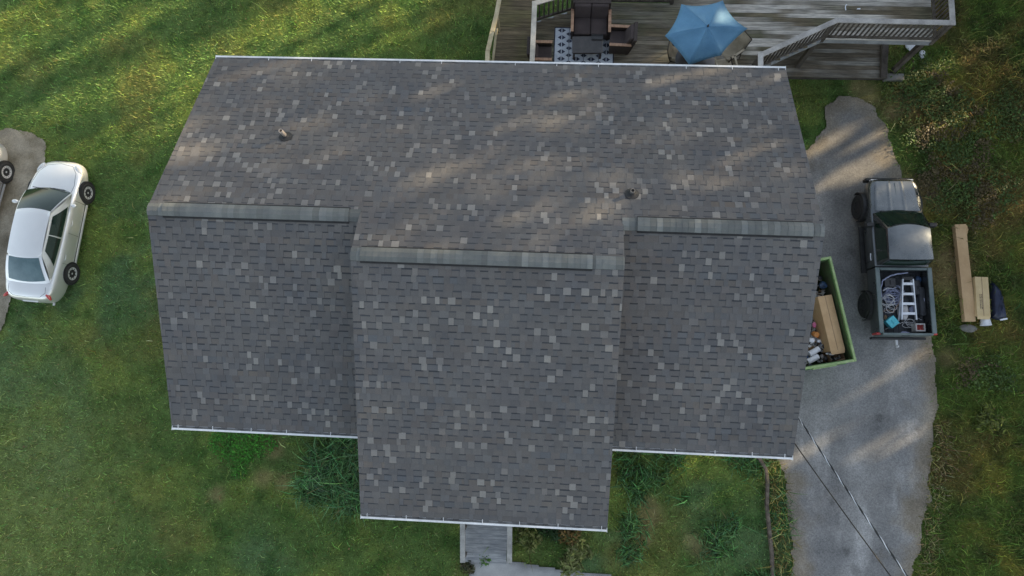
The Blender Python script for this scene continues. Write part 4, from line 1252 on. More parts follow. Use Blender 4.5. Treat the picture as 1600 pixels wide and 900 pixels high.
    for sg in (-1, 1):
        b = MB(); b.box(X(-2.50), X(-2.435), sg * .85 - .07, sg * .85 + .07, .80, 1.10); b.build('taillight', M['red_lens'], t, bevel=.015)
        for x in (1.66, -1.52):
            b = MB(); Mx = Matrix.Translation((X(x), sg * .765, .40)) @ Matrix.Rotation(-sg * math.pi / 2, 4, 'X')
            prof = [(.47, .0), (.475, .16), (.44, .17), (.44, .02)]
            vs = []; n = 18
            for rr, zz in prof:
                for i in range(n + 1):
                    a = -.08 * math.pi + 1.16 * math.pi * i / n
                    vs.append(Mx @ Vector((rr * math.cos(a), -sg * rr * math.sin(a) if False else rr * math.sin(a) * 1, zz)))
            # keep the arc over the top of the wheel whichever side it is on
            if vs[n // 2].z < .40: vs = [Vector((v.x, v.y, .80 - v.z)) for v in vs]
            fs = [(i * (n + 1) + j, i * (n + 1) + j + 1, (i + 1) * (n + 1) + j + 1, (i + 1) * (n + 1) + j) for i in range(3) for j in range(n)]
            b.add(vs, fs); b.build('fender_flare', M['black_plastic'], t, smooth=40)
            wheel(t, X(x), sg * .795, .40, .29, sg, 6, 'black_plastic', .56)
    b = MB(); b.tube([(X(1.0), .83, 1.1), (X(.98), .86, 1.5), (X(.95), .87, 1.75)], .004, 5); b.build('antenna', M['black_plastic'], t)
    return loc, rz, X
tl, trz, TX = truck()
TR = Matrix.Rotation(trz, 3, 'Z')
def tw(px, py, z): return G(px, py, z)

def ladder():
    a, c = (tw(1410, 437, 1.02) + tw(1426, 435, 1.02)) / 2, (tw(1410, 500, .92) + tw(1430, 499, .92)) / 2
    d = (c - a); L = d.length; u = d.normalized(); v = Vector((0, 0, 1)).cross(u).normalized()
    t = empty('step_ladder', a); tag(t, 'folded aluminium step ladder lying in the bed of the grey pickup', 'ladder')
    up = Vector((0, 0, 1))
    for s in (-1, 1):
        b = MB(); b.bar(v * s * .15, v * s * .215 + u * L, .035, .075); b.build('side_rail', M['aluminium'], t)
        b = MB(); b.bar(v * s * .13 - up * .07, v * s * .27 + u * L * 1.02 - up * .07, .03, .05); b.build('rear_leg', M['aluminium'], t)
        b = MB(); w = v * s * .215 + u * L; b.bar(w, w + u * .05, .045, .085); b.build('foot', M['black_plastic'], t)
    for i, f in enumerate((.12, .37, .61, .85)):
        h = lerp(.15, .215, f); b = MB(); b.bar(-v * h + u * L * f + up * .012, v * h + u * L * f + up * .012, .075, .03, up=up); b.build('step', M['aluminium'], t)
    b = MB(); b.bar(-v * .17 - u * .02, v * .17 - u * .02, .10, .05, up=up); b.build('top_cap', M['black_plastic'], t, bevel=.01)
ladder()
def coil(name, px, py, z, rad, m, label, seed, turns=7, tr=.012, sq=.8):
    r = random.Random(seed); p = tw(px, py, z); pts = []
    n = turns * 14
    for i in range(n):
        a = 2 * math.pi * i / 14
        rr = rad * (1 + .22 * math.sin(i * .37 + seed) + r.uniform(-.05, .05))
        pts.append((rr * math.cos(a) + .05 * math.sin(i * .21), rr * sq * math.sin(a) + .06 * math.cos(i * .17), .02 + i / n * .12 + r.uniform(0, .015)))
    b = MB(); b.tube(pts, tr, 6, cap=True)
    o = b.build(name, m, None, smooth=60, loc=(p.x, p.y, z)); tag(o, label, 'cable'); return o
coil('cable_coil', 1392, 464, .76, .20, M['cable_blue'], 'tangled pale blue cable coil left of the ladder in the pickup bed', 3, 9)
coil('cable_coil', 1389, 482, .76, .13, M['cable_white'], 'small loose off white cable coil beside the teal box in the pickup bed', 5, 4, .008)
coil('cable_coil', 1419, 507, .74, .17, M['cable_white'], 'loose off white cable loops behind the ladder feet at the tailgate', 8, 3, .008, .6)
coil('cable_coil', 1400, 455, .80, .13, M['cable_blue'], 'short blue cable loop on top of the tangle next to the ladder rail', 12, 3, .010)
def wavy(name, pp, z, rad, m, label, cat, jit=.03, seed=1):
    r = random.Random(seed); pts = [tw(x, y, z) + Vector((0, 0, r.uniform(0, jit))) for x, y in pp]
    fine = []
    for i in range(len(pts) - 1):
        for k in range(4): fine.append(pts[i].lerp(pts[i + 1], k / 4) + Vector((r.uniform(-jit, jit), r.uniform(-jit, jit), 0)) * .4)
    fine.append(pts[-1])
    b = MB(); b.tube(fine, rad, 7); o = b.build(name, m, None, smooth=60); tag(o, label, cat); return o
wavy('hose', [(1377, 465), (1376, 450), (1379, 438), (1390, 431), (1402, 428), (1418, 426)], .98, .022, M['cable_blue'], 'pale blue hose curved along the front left corner of the pickup bed', 'hose', .02, 4)
wavy('hose', [(1379, 455), (1385, 450), (1394, 451), (1399, 449)], .86, .018, M['cable_white'], 'short white hose end beneath the black tool case in the pickup bed', 'hose', .02, 5)
wavy('wire', [(1383, 515), (1398, 508), (1412, 503), (1424, 506), (1432, 497), (1440, 500)], .84, .006, M['cable_white'], 'thin pale wire trailing past the teal box to the tailgate', 'wire', .03, 6)
wavy('wire', [(1378, 487), (1386, 484), (1396, 488), (1400, 480), (1412, 462), (1418, 458)], .99, .006, mat('wire_tan', (.34, .22, .15), (.4, .28, .2)), 'thin tan wire crossing the blue cable tangle', 'wire', .03, 7)
def case(name, px, py, z0, dims, rz, m, label, cat, lidm=None, bevel=.012):
    p = tw(px, py, z0 + dims[2]); t = empty(name, (p.x, p.y, z0), rz); tag(t, label, cat)
    b = MB(); b.box(-dims[0] / 2, dims[0] / 2, -dims[1] / 2, dims[1] / 2, 0, dims[2] * .72); b.build('body', m, t, bevel=bevel)
    b = MB(); b.box(-dims[0] / 2 - .006, dims[0] / 2 + .006, -dims[1] / 2 - .006, dims[1] / 2 + .006, dims[2] * .73, dims[2]); b.build('lid', lidm or m, t, bevel=bevel)
    b = MB(); b.tube([(-.06, 0, dims[2]), (-.06, 0, dims[2] + .025), (.06, 0, dims[2] + .025), (.06, 0, dims[2])], .008, 6); b.build('handle', m, t)
    return t
case('tool_case', 1391, 441, .74, (.26, .32, .2), trz, M['plastic_black'], 'black tool case in the front left corner of the pickup bed', 'tool case')
case('storage_box', 1395, 503, .76, (.27, .29, .2), trz + R(38), M['teal'], 'bright teal box turned at an angle at the rear of the pickup bed', 'box')
case('tool_bag', 1434, 449, .74, (.42, .2, .2), trz + R(8), M['plastic_black'], 'black tool bag right of the ladder top in the pickup bed', 'bag')
case('tool_box', 1436, 478, .74, (.50, .12, .12), trz - R(6), M['bed_liner'], 'long narrow black tool box right of the ladder in the pickup bed', 'tool box')
def crate():
    p = tw(1438.5, 511.5, 1.0); t = empty('parts_bin', (p.x, p.y, .74), trz); tag(t, 'grey parts bin holding red pieces by the tailgate of the pickup', 'bin')
    b = MB()
    w, d, h = .24, .29, .26
    b.box(-w / 2, w / 2, -d / 2, d / 2, 0, .02)
    for s in (-1, 1):
        b.box(s * (w / 2 - .02) - .02, s * (w / 2 - .02) + .02, -d / 2, d / 2, .02, h); b.box(-w / 2 + .041, w / 2 - .041, s * (d / 2 - .02) - .02, s * (d / 2 - .02) + .02, .02, h)
    b.build('bin_wall', M['bin_grey'], t, bevel=.008)
    r = random.Random(2)
    for i in range(4):
        for j in range(3):
            q = MB(); x, y = -.06 + i * .04, -.07 + j * .065; q.box(x - .016, x + .016, y - .026, y + .026, .03, .20 + r.uniform(0, .03)); q.build('red_piece', M['red_plastic'], t, bevel=.006)
crate()
def jug():
    p = tw(1444, 473, .95); t = empty('plastic_jug', (p.x, p.y, .745), trz); tag(t, 'pale translucent plastic jug lying against the right side of the pickup bed', 'jug')
    b = MB(); Mx = Matrix.Translation((0, 0, .09)) @ Matrix.Rotation(math.pi / 2, 4, 'Y')
    b.lathe([(0, -.2), (.07, -.2), (.085, -.17), (.085, .08), (.06, .14), (.03, .17), (.03, .19)], 18, Mx); b.build('body', mat('jug_plastic', (.20, .24, .28), (.34, .38, .42), rough=.3), t, smooth=40)
    b = MB(); b.lathe([(.034, .185), (.034, .22), (0, .22)], 14, Mx); b.build('cap', M['cable_blue'], t, smooth=40)
    b = MB(); b.tube([(.02, 0, .16), (.05, 0, .23), (.13, 0, .22), (.15, 0, .13)], .012, 8); b.build('handle', M['cable_blue'], t, smooth=40)
jug()
for i, (px, py, m, lb) in enumerate(((1379, 517, 'red_plastic', 'red hand tool in the rear left corner of the pickup bed'), (1446, 514, 'plastic_white', 'white rag in the rear right corner of the pickup bed'), (1409, 488, 'bin_grey', 'grey dust sheet bundled under the ladder in the pickup bed'), (1433, 437, 'blue_wrap', 'blue tarpaulin bundle at the front right of the pickup bed'))):
    o = litter('tool_bundle', px, py, .745, (.06, .06, .2, .12)[i], (.05, .07, .3, .12)[i], M[m], lb, 'bundle', 30 + i)

for i, (px, py, sx, sy, m, lb) in enumerate(((1384, 452, .10, .12, 'cable_blue', 'folded pale blue cloth beside the black tool case in the pickup bed'), (1412, 470, .14, .16, 'bed_liner', 'dark sack under the middle of the ladder in the pickup bed'),
        (1424, 484, .10, .13, 'cable_blue', 'grey blue cloth showing between the lower ladder steps'), (1440, 494, .07, .12, 'plastic_black', 'black pouch between the jug and the parts bin in the pickup bed'),
        (1383, 496, .06, .09, 'wire_tan', 'tan glove on the pickup bed floor left of the teal box'), (1414, 520, .16, .05, 'cable_blue', 'blue rope bundle along the tailgate of the pickup'), (1447, 440, .05, .14, 'bin_grey', 'grey folded strap by the right bed wall of the pickup'))):
    litter('tool_bundle', px, py, .745, sx, sy, M.get(m) or M['card_in'], lb, 'bundle', 130 + i)
coil('cable_coil', 1386, 470, .86, .16, M['cable_white'], 'off white cable loops lying over the blue tangle in the pickup bed', 21, 4, .009)

# ------------------------------------------------------------------ roll-off trash container
def dumpster():
    ZT = 1.45
    TRc, BR = G(1297.5, 402, ZT), G(1337, 563, ZT)
    BLd = G(1257, 579, ZT) - BR
    u = (BR - TRc); L = u.length; u.normalize()
    v = BLd.normalized(); v = (v - u * v.dot(u)).normalized()
    W = 1.95
    o = Vector((TRc.x, TRc.y, 0))
    rz = math.atan2(u.y, u.x)
    t = empty('trash_container', o, rz); tag(t, 'open green trash container full of rubbish between the house and the pickup', 'trash container')
    sgn = 1 if (Matrix.Rotation(-rz, 3, 'Z') @ v).y > 0 else -1
    def box(b, x0, x1, y0, y1, z0, z1): b.box(x0, x1, min(sgn * y0, sgn * y1), max(sgn * y0, sgn * y1), z0, z1)
    th = .05
    b = MB(); box(b, 0, L, 0, th, .18, ZT - .06); box(b, 0, L, W - th, W, .18, ZT - .06); box(b, 0, th, th, W - th, .18, ZT - .06); box(b, L - th, L, th, W - th, .18, ZT - .06)
    b.build('wall', M['skip_green'], t)
    b = MB(); box(b, th, L - th, th + .001, th + .012, .24, ZT - .07); box(b, th, L - th, W - th - .012, W - th - .001, .24, ZT - .07); box(b, th + .001, th + .012, th + .013, W - th - .013, .24, ZT - .07); box(b, L - th - .012, L - th - .001, th + .013, W - th - .013, .24, ZT - .07)
    b.build('liner', M['skip_inside'], t)
    b = MB(); box(b, .01, L - .01, .01, W - .01, .12, .24); b.build('floor', M['skip_inside'], t)
    b = MB(); e = .03; r_ = .07
    box(b, -e, L + e, -e, r_ - e, ZT - .06, ZT); box(b, -e, L + e, W - r_ + e, W + e, ZT - .06, ZT); box(b, -e, r_ - e, r_ - e, W - r_ + e, ZT - .06, ZT - .001); box(b, L - r_ + e, L + e, r_ - e, W - r_ + e, ZT - .06, ZT - .001)
    b.build('rim', M['skip_rim'], t, bevel=.01)
    b = MB(); i = .35
    while i < L: box(b, i - .04, i + .04, -.055, -.002, .2, ZT - .07); i += .55
    i = .3
    while i < W: box(b, L + .002, L + .055, i - .04, i + .04, .2, ZT - .07); i += .5
    b.build('rib', M['skip_green'], t)
    b = MB(); box(b, L + .032, L + .07, .55, 1.25, ZT - .12, ZT - .03); b.build('hinge_bar', M['skip_rim'], t, bevel=.008)
    b = MB(); box(b, .2, L - .2, .3, .45, 0.022, .12); box(b, .2, L - .2, W - .45, W - .3, 0.022, .12); b.build('skid', M['dark'], t)
    return t, u, rz
skip, su, srz = dumpster()
# the loose layer of small rubbish nobody could count
def rubbish():
    g = np.random.default_rng(77); n = 900
    v_ = Vector((su.y, -su.x, 0)) if False else Vector((-su.y, su.x, 0))
    if v_.x > 0: v_ = -v_
    o = Vector((skip.location.x, skip.location.y, 0)); Ls = 3.0
    a = g.uniform(.15, Ls, n); c = g.uniform(.12, 1.7, n)
    P = np.array([o + su * float(i) + v_ * float(j) for i, j in zip(a, c)])
    P[:, 2] = .55 + .28 * fbm(P[:, 0], P[:, 1], .6, 91) + g.uniform(0, .10, n) + .12 * smst(1.4, 2.6, a)
    pal = np.array([[.68, .68, .68], [.60, .62, .66], [.03, .03, .03], [.34, .22, .12], [.72, .72, .70], [.05, .05, .06], [.40, .10, .06], [.08, .14, .30], [.30, .28, .25]])
    C = pal[g.choice(9, n, p=[.2, .15, .2, .15, .1, .1, .03, .03, .04])]
    ob = leaf_cloud('loose_rubbish', P, .15, C, g, .75, flat=.35)
    tag(ob, 'loose layer of torn paper, foil and film in the green container', None, None, 'stuff')
LATE = [rubbish]
# what lies in it, each piece on its own
def carton(name, px, py, z0, dims, rz, label, m='card', tilt=0.0, ink=0, cat='cardboard box', open_top=False):
    p = G(px, py, z0 + dims[2]); t = empty(name, (p.x, p.y, z0), rz); t.rotation_euler = (tilt, 0, rz); tag(t, label, cat)
    L, W, H = dims
    b = MB()
    if open_top:
        w = .012
        b.box(-L / 2, L / 2, -W / 2, W / 2, 0, w)
        b.box(-L / 2, L / 2, -W / 2, -W / 2 + w, w, H); b.box(-L / 2, L / 2, W / 2 - w, W / 2, w, H); b.box(-L / 2, -L / 2 + w, -W / 2 + w, W / 2 - w, w, H); b.box(L / 2 - w, L / 2, -W / 2 + w, W / 2 - w, w, H)
    else:
        b.box(-L / 2, L / 2, -W / 2, W / 2, 0, H)
    b.build('carton', M[m], t, bevel=.004)
    if not open_top:
        s = MB(); s.box(-L / 2 + .004, L / 2 - .004, -.008, .008, H + .0005, H + .003); s.build('seam', M['card_in'], t)
    f = MB(); f.add([(L / 2, -W / 2, H), (L / 2 + .10, -W / 2 + .02, H - .03), (L / 2 + .10, W / 2 - .02, H - .03), (L / 2, W / 2, H)], [(0, 1, 2, 3)]); o = f.build('flap', M[m], t); sm = o.modifiers.new('solid', 'SOLIDIFY'); sm.thickness = .006
    if ink:
        r = random.Random(ink); k = MB()
        for line in range(2):
            x = -L * .05
            while x < L * .32:
                w = r.uniform(.012, .035); y = .03 + line * .05
                k.quad((x, -y - .018, H + .0035), (x + w, -y - .018, H + .0035), (x + w, -y + .012, H + .0035), (x, -y + .012, H + .0035)); x += w + r.uniform(.008, .02)
        k.build('printing', M['ink'], t)
    return t
carton('cardboard_box', 1295, 505, .78, (1.66, .46, .50), srz, 'long brown cardboard box lying on the rubbish in the green container', tilt=R(-9))
carton('cardboard_box', 1307, 556, .70, (.30, .42, .42), srz + R(10), 'torn brown cardboard box at the near end of the green container', 'card_in', open_top=True)
Sx = lambda n, px, py, z, sx, sy, m, lab, cat, sd: litter(n, px, py, z, sx, sy, M[m], lab, cat, sd)
Sx('rubbish_bag', 1256, 455, .35, .36, .40, 'plastic_black', 'black rubbish bag at the far end of the green container', 'bag', 51)
Sx('rubbish_bag', 1285, 446, .88, .16, .13, 'blue_wrap', 'crumpled dark blue wrapping on the black bag in the green container', 'wrapping', 52)
Sx('rubbish_bag', 1262, 545, .35, .38, .34, 'plastic_black', 'black rubbish bag in the near left corner of the green container', 'bag', 53)
Sx('rubbish_bag', 1280, 508, .26, .24, .40, 'plastic_black', 'black rubbish bag beneath the long cardboard box in the green container', 'bag', 54)
Sx('rubbish_bag', 1256, 520, .45, .34, .5, 'plastic_white', 'white rubbish bag under the roof edge in the green container', 'bag', 55)
Sx('rubbish_bag', 1274, 535, .62, .20, .24, 'plastic_white', 'small white bag left of the long cardboard box in the container', 'bag', 56)
Sx('paper_scrap', 1272, 508, 1.0, .07, .10, 'pink', 'crumpled pink and white wrapper in the green container', 'wrapper', 57)
Sx('paper_scrap', 1305, 486, 1.05, .06, .05, 'plastic_white', 'small white scrap between the cardboard box and container wall', 'scrap', 58)
Sx('paper_scrap', 1290, 560, .95, .07, .10, 'plastic_black', 'small black scrap near the white rolls in the green container', 'scrap', 59)
Sx('paper_scrap', 1281, 546, 1.0, .10, .06, 'plastic_black', 'black plastic scrap above the white rolls in the green container', 'scrap', 60)
for i, (px, py, z, sx, sy, m, lb) in enumerate(((1268, 532, 1.0, .11, .09, 'plastic_white', 'white crumpled sheet just above the farther white roll'), (1288, 540, .98, .07, .12, 'plastic_black', 'dark strip of plastic beside the lower end of the long cardboard box'),
        (1279, 533, 1.05, .06, .05, 'plastic_white', 'small white cup between the orange tin and the cardboard box'), (1287, 572, .95, .12, .06, 'card_in', 'torn brown paper by the end wall of the green container'),
        (1297, 553, 1.08, .16, .05, 'plastic_white', 'white paper strip at the near end of the long cardboard box'), (1281, 434, .85, .09, .08, 'plastic_black', 'black rag in the far corner of the green container'), (1266, 572, 1.0, .10, .07, 'navy', 'dark blue rag beside the nearer white roll'),
        (1298, 548, .85, .12, .12, 'card_in', 'brown paper wad below the near end of the long cardboard box'), (1284, 557, 1.0, .06, .08, 'pipe_grey', 'grey rag right of the white rolls'))):
    litter('rubbish_scrap', px, py, z, sx, sy, M[m], lb, 'scrap', 160 + i)
def tin(px, py, z0, m, label, rad=.085, h=.16, tilt=.3):
    p = G(px, py, z0 + h); t = empty('paint_tin', (p.x, p.y, z0)); t.rotation_euler = (tilt, .1, .4); tag(t, label, 'tin')
    b = MB(); b.lathe([(0, 0), (rad, 0), (rad, h), (rad * .94, h), (rad * .94, h - .012)], 20); b.build('can', M[m], t, smooth=40)
    b = MB(); b.lathe([(rad * .93, h - .008), (0, h - .008)], 20); b.build('lid', M['plastic_white'] if m != 'orange' else M['orange'], t)
tin(1275, 521, .95, 'orange', 'orange tin among the rubbish in the green container')
def roll(px, py, z, L, rad, ang, label):
    p = G(px, py, z); b = MB(); Mx = Matrix.Rotation(ang, 4, 'Z') @ Matrix.Rotation(math.pi / 2, 4, 'Y')
    b.lathe([(rad * .3, -L / 2), (rad, -L / 2), (rad * 1.01, -L * .1), (rad, L / 2), (rad * .3, L / 2), (rad * .3, -L / 2)], 18, Mx)
    o = b.build('insulation_roll', M['plastic_white'], None, smooth=40, loc=(p.x, p.y, z)); tag(o, label, 'roll')
roll(1272, 549, 1.02, .34, .085, srz - R(70) + R(180), 'white roll in the green container, the farther of two below the orange tin')
roll(1270, 561, 1.0, .36, .085, srz - R(72), 'white roll in the green container, the nearer of two by its end wall')

# ------------------------------------------------------------------ packaging in the grass on the right
def open_carton():
    a = (G(1493.5, 351, .22) + G(1508, 350, .22)) / 2; c = (G(1509, 504, .22) + G(1524, 500, .22)) / 2
    d = c - a; t = empty('flattened_carton', ((a.x + c.x) / 2, (a.y + c.y) / 2, .03), math.atan2(d.y, d.x)); tag(t, 'very long narrow cardboard carton lying in the grass beside the pickup', 'cardboard carton')
    L = d.length; W = .32
    b = MB()
    b.loft([[Vector((x, -W / 2, .0)), Vector((x, -W / 2, .18)), Vector((x, W / 2, .20 + .01 * math.sin(x * 3))), Vector((x, W / 2, 0))] for x in np.linspace(-L / 2, L / 2, 9)], close_ring=True)
    b.build('carton', M['card'], t)
    b = MB(); b.add([(-L / 2, W / 2, .2), (-L / 2 + .16, W / 2 + .11, .12), (-L / 2 + .02, W / 2 + .10, .10)], [(0, 1, 2)]); b.add([(-L / 2, W / 2, .2), (-L / 2 + .35, W / 2 + .0, .198), (-L / 2 + .16, W / 2 + .11, .12)], [(0, 1, 2)])
    b.build('flap', M['card'], t)
open_carton()
a, c = G(1533, 433, .33), G(1536.5, 488, .33); d = c - a
carton('cardboard_box', 1535.5, 463, .03, (d.length + .12, .40, .30), math.atan2(d.y, d.x), 'pale cardboard box with dark printing on top, standing in the grass', 'card_pale', ink=5)
p = G(1537, 503, .08); b = MB(); Mx = Matrix.Rotation(R(-88), 4, 'Z') @ Matrix.Rotation(math.pi / 2, 4, 'Y')
b.lathe([(.09, -.11), (.12, -.11), (.16, .12), (.15, .12), (.085, -.10)], 20, Mx)
tag(b.build('cardboard_tube', M['plastic_white'], None, smooth=40, loc=(p.x, p.y, .17)), 'short white cone lying at the open end of the printed box', 'cone')
def tarp():
    q = [G(x, y, .1) for x, y in ((1549, 438), (1558, 445), (1566, 462), (1573, 498), (1562, 500), (1550, 497))]
    c = sum(q, Vector()) / 6; b = MB(); n = 12
    rings = []
    per = []
    for i in range(6):
        for k in range(3): per.append(q[i].lerp(q[(i + 1) % 6], k / 3) - c)
    r = random.Random(3)
    for f, z in ((1.0, .0), (.98, .06), (.82, .15), (.55, .20), (.2, .23)):
        rings.append([Vector((p_.x * f, p_.y * f, z * r.uniform(.8, 1.15))) for p_ in per])
    b.loft(rings, close_ring=True)
    o = b.build('tarpaulin', M['navy'], None, smooth=50, loc=(c.x, c.y, .02)); tag(o, 'dark navy tarpaulin bundle beside the printed cardboard box', 'tarpaulin')
    e = MB(); A, B = G(1562, 500, .12), G(1573, 498, .12); e.bar(A, B, .05, .03); e.build('white_hem', M['plastic_white'], o); 
    o.children[0].location = (-c.x, -c.y, 0)
tarp()
litter('fieldstone', 1511, 513, 0, .32, .16, M['stone'], 'flat grey stone in the grass at the lower end of the long carton', 'stone', 77, .5)

# timber edging between the front lawn and the driveway
b = MB()
pts = [G(x, y, .12) for x, y in ((1168, 706), (1186, 716), (1196, 732), (1199, 752), (1198, 790), (1202, 830), (1206, 866), (1207, 905), (1206, 990))]
for a, c in zip(pts, pts[1:]): b.bar(a, c + (c - a).normalized() * .01, .095, .14)
tag(b.build('timber_edging', M['timber'], None, bevel=.015), 'old brown timber edging between the front lawn and the driveway', 'edging')

# overhead service cables from the corner of the house
def cable(px0, py0, z0, px1, py1, z1, sag, label, twist, rad):
    a, c = G(px0, py0, z0), G(px1, py1, z1)
    a = a + (a - c) * .06
    pts = []
    n = 60
    for i in range(n + 1):
        f = i / n; p = a.lerp(c, f); p.z -= sag * 4 * f * (1 - f); pts.append(p)
    t = empty('overhead_cable', tuple(a)); tag(t, label, 'cable', 'overhead cables')
    if twist:
        for ph, m in ((0, 'black_plastic'), (math.pi * .66, 'black_plastic'), (math.pi * 1.33, 'aluminium')):
            b = MB(); q = []
            for i in range(n * 8 + 1):
                f = i / (n * 8); p = a.lerp(c, f); p.z -= sag * 4 * f * (1 - f); an = ph + f * math.pi * 2 * 11
                d = (c - a).normalized(); u_ = d.orthogonal().normalized(); w_ = d.cross(u_)
                q.append(p - a + (u_ * math.cos(an) + w_ * math.sin(an)) * rad)
            b.tube(q, rad * .95, 6); b.build('strand', M[m], t, smooth=60)
    else:
        b = MB(); b.tube([p - a for p in pts], rad, 6); b.build('strand', M['bronze'], t, smooth=60)
cable(1245, 648, 4.4, 1500, 1016, 7.5, .12, 'thick twisted black and silver cable running from the house corner over the driveway', True, .012)
cable(1236, 684, 4.2, 1470, 1005, 6.0, .12, 'thinner plain grey cable running over the driveway, nearer the front lawn', False, .015)

# ------------------------------------------------------------------ grass and weeds
def blocked(x, y, soft=0.0):
    r = np.zeros(len(x), bool)
    for p in (drive_poly, pad_poly, walk_poly, plat_poly, house_poly):
        r |= inside(x, y, p)
    return r
def blade_mesh(name, n, reg, hgt, wid, label, seed, dens=None, colour=None, lean=.8, parts=1):
    g = np.random.default_rng(seed)
    x = g.uniform(reg[0], reg[1], n); y = g.uniform(reg[2], reg[3], n)
    jx, jy = x + g.normal(0, .085, n), y + g.normal(0, .085, n)     # ragged edges over the paving
    ok = ~blocked(jx, jy)
    ok &= g.random(n) > .75 * dirt_amount(x, y)
    if dens is not None: ok &= g.random(n) < dens(x, y)
    x, y = x[ok], y[ok]; n = len(x)
    C = ground_colour(x, y) if colour is None else colour(x, y, g)
    C = C * g.lognormal(.02, .43, n)[:, None]
    C *= 1 + g.normal(0, .14, (n, 3))
    dry = g.random(n) < .025
    C[dry] = np.array([.15, .13, .055]) * g.uniform(.7, 1.2, (dry.sum(), 1))
    h = hgt * g.lognormal(0, .35, n); w = wid * g.uniform(.6, 1.4, n)
    a = g.uniform(0, 2 * np.pi, n); le = h * lean * g.uniform(.2, 1.2, n)
    ax, ay = np.cos(a), np.sin(a)
    z0 = (fbm(x, y, 3.0, 11) - .5) * .05 - .04
    b0 = np.stack([x - ay * w / 2, y + ax * w / 2, z0], 1); b1 = np.stack([x + ay * w / 2, y - ax * w / 2, z0], 1)
    if parts == 1:
        tip = np.stack([x + ax * le, y + ay * le, z0 + h], 1)
        V = np.stack([b0, b1, tip], 1).reshape(-1, 3); per = 3
    else:      # arched blades: a quad then a tip
        mx, my = x + ax * le * .45, y + ay * le * .45
        m0 = np.stack([mx - ay * w * .45, my + ax * w * .45, z0 + h * .8], 1); m1 = np.stack([mx + ay * w * .45, my - ax * w * .45, z0 + h * .8], 1)
        tip = np.stack([x + ax * le * 1.25, y + ay * le * 1.25, z0 + h * .72], 1); tip2 = tip + np.stack([ay * .002, -ax * .002, 0 * x], 1)
        V = np.concatenate([np.stack([b0, b1, m1, m0], 1), np.stack([m0, m1, tip2, tip], 1)], 0).reshape(-1, 3); per = 4
        C = np.concatenate([C * .9, C], 0)
    o = soup(name, V, per, np.repeat(np.clip(C, .003, .6), per, 0), M['blade'])
    tag(o, label, None, None, 'stuff')
    return o
blade_mesh('grass', 560000, (-18.5, 21, -20.5, 7.5), .07, .021, 'short green lawn grass', 1, lean=1.1)
blade_mesh('grass', 60000, (-18.5, 21, -20.5, 7.5), .15, .016, 'scattered longer grass tufts', 2, lean=1.2, parts=2,
           dens=lambda x, y: smst(.52, .70, fbm(x, y, 1.0, 21)) * .8 + .1)
def cl(px, py, z=0): return G(px, py, z)
tall = [(cl(520, 735), 1.15), (cl(550, 770), .8), (cl(490, 760), .7), (cl(545, 700), .9)]
def tall_d(x, y):
    d = np.zeros(len(x))
    for p, r in tall: d = np.maximum(d, smst(1.0, .3, np.hypot(x - p.x, y - p.y) / r))
    return d
blade_mesh('tall_grass', 22000, (-8, -2, -13.5, -9), .32, .017, 'clump of long bluish green grass beside the front section of the house', 3, lean=1.35, parts=2, dens=tall_d,
           colour=lambda x, y, g: np.array([[0.075, 0.160, 0.062]]) * g.uniform(.35, 1.6, (len(x), 1)))
blade_mesh('tall_grass', 26000, (4, 9.5, -16.5, -9.5), .2, .02, 'longer grass on the front lawn right of the entrance', 4, lean=1.3, parts=2,
           dens=lambda x, y: smst(.42, .65, fbm(x, y, 1.2, 23)),
           colour=lambda x, y, g: np.array([[0.061, 0.136, 0.048]]) * g.uniform(.6, 1.5, (len(x), 1)))
ex = G(1218, 800).x
strip_poly = gp([(1190, 712), (1222, 715), (1232, 760), (1238, 830), (1240, 905), (1236, 1000), (1206, 1000), (1206, 880), (1198, 780)])
blade_mesh('edge_grass', 22000, (5, 11, -19, -9), .16, .017, 'dry golden grass along the driveway edge', 5, lean=1.3, parts=2,
           dens=lambda x, y: inside(x, y, strip_poly) * .9, colour=lambda x, y, g: np.array([[0.216, 0.200, 0.064]]) * g.uniform(.5, 1.4, (len(x), 1)))
band_poly = gp([(1452, 560), (1466, 560), (1484, 620), (1482, 700), (1474, 780), (1466, 850), (1452, 960), (1420, 960), (1440, 860), (1452, 740), (1458, 640)])
blade_mesh('edge_grass', 30000, (11, 19, -20, -9), .14, .017, 'dry olive grass along the right edge of the driveway', 15, lean=1.3, parts=2,
           dens=lambda x, y: inside(x, y, band_poly) * .9, colour=lambda x, y, g: np.array([[.19, .165, .075]]) * g.uniform(.45, 1.3, (len(x), 1)))
blade_mesh('rough_grass', 70000, (X_WEED - .5, 21, -20, 8), .16, .016, 'taller rough olive grass right of the driveway', 6, lean=1.3, parts=2,
           dens=lambda x, y: .25 + .75 * smst(.42, .62, fbm(x, y, 1.3, 25)))

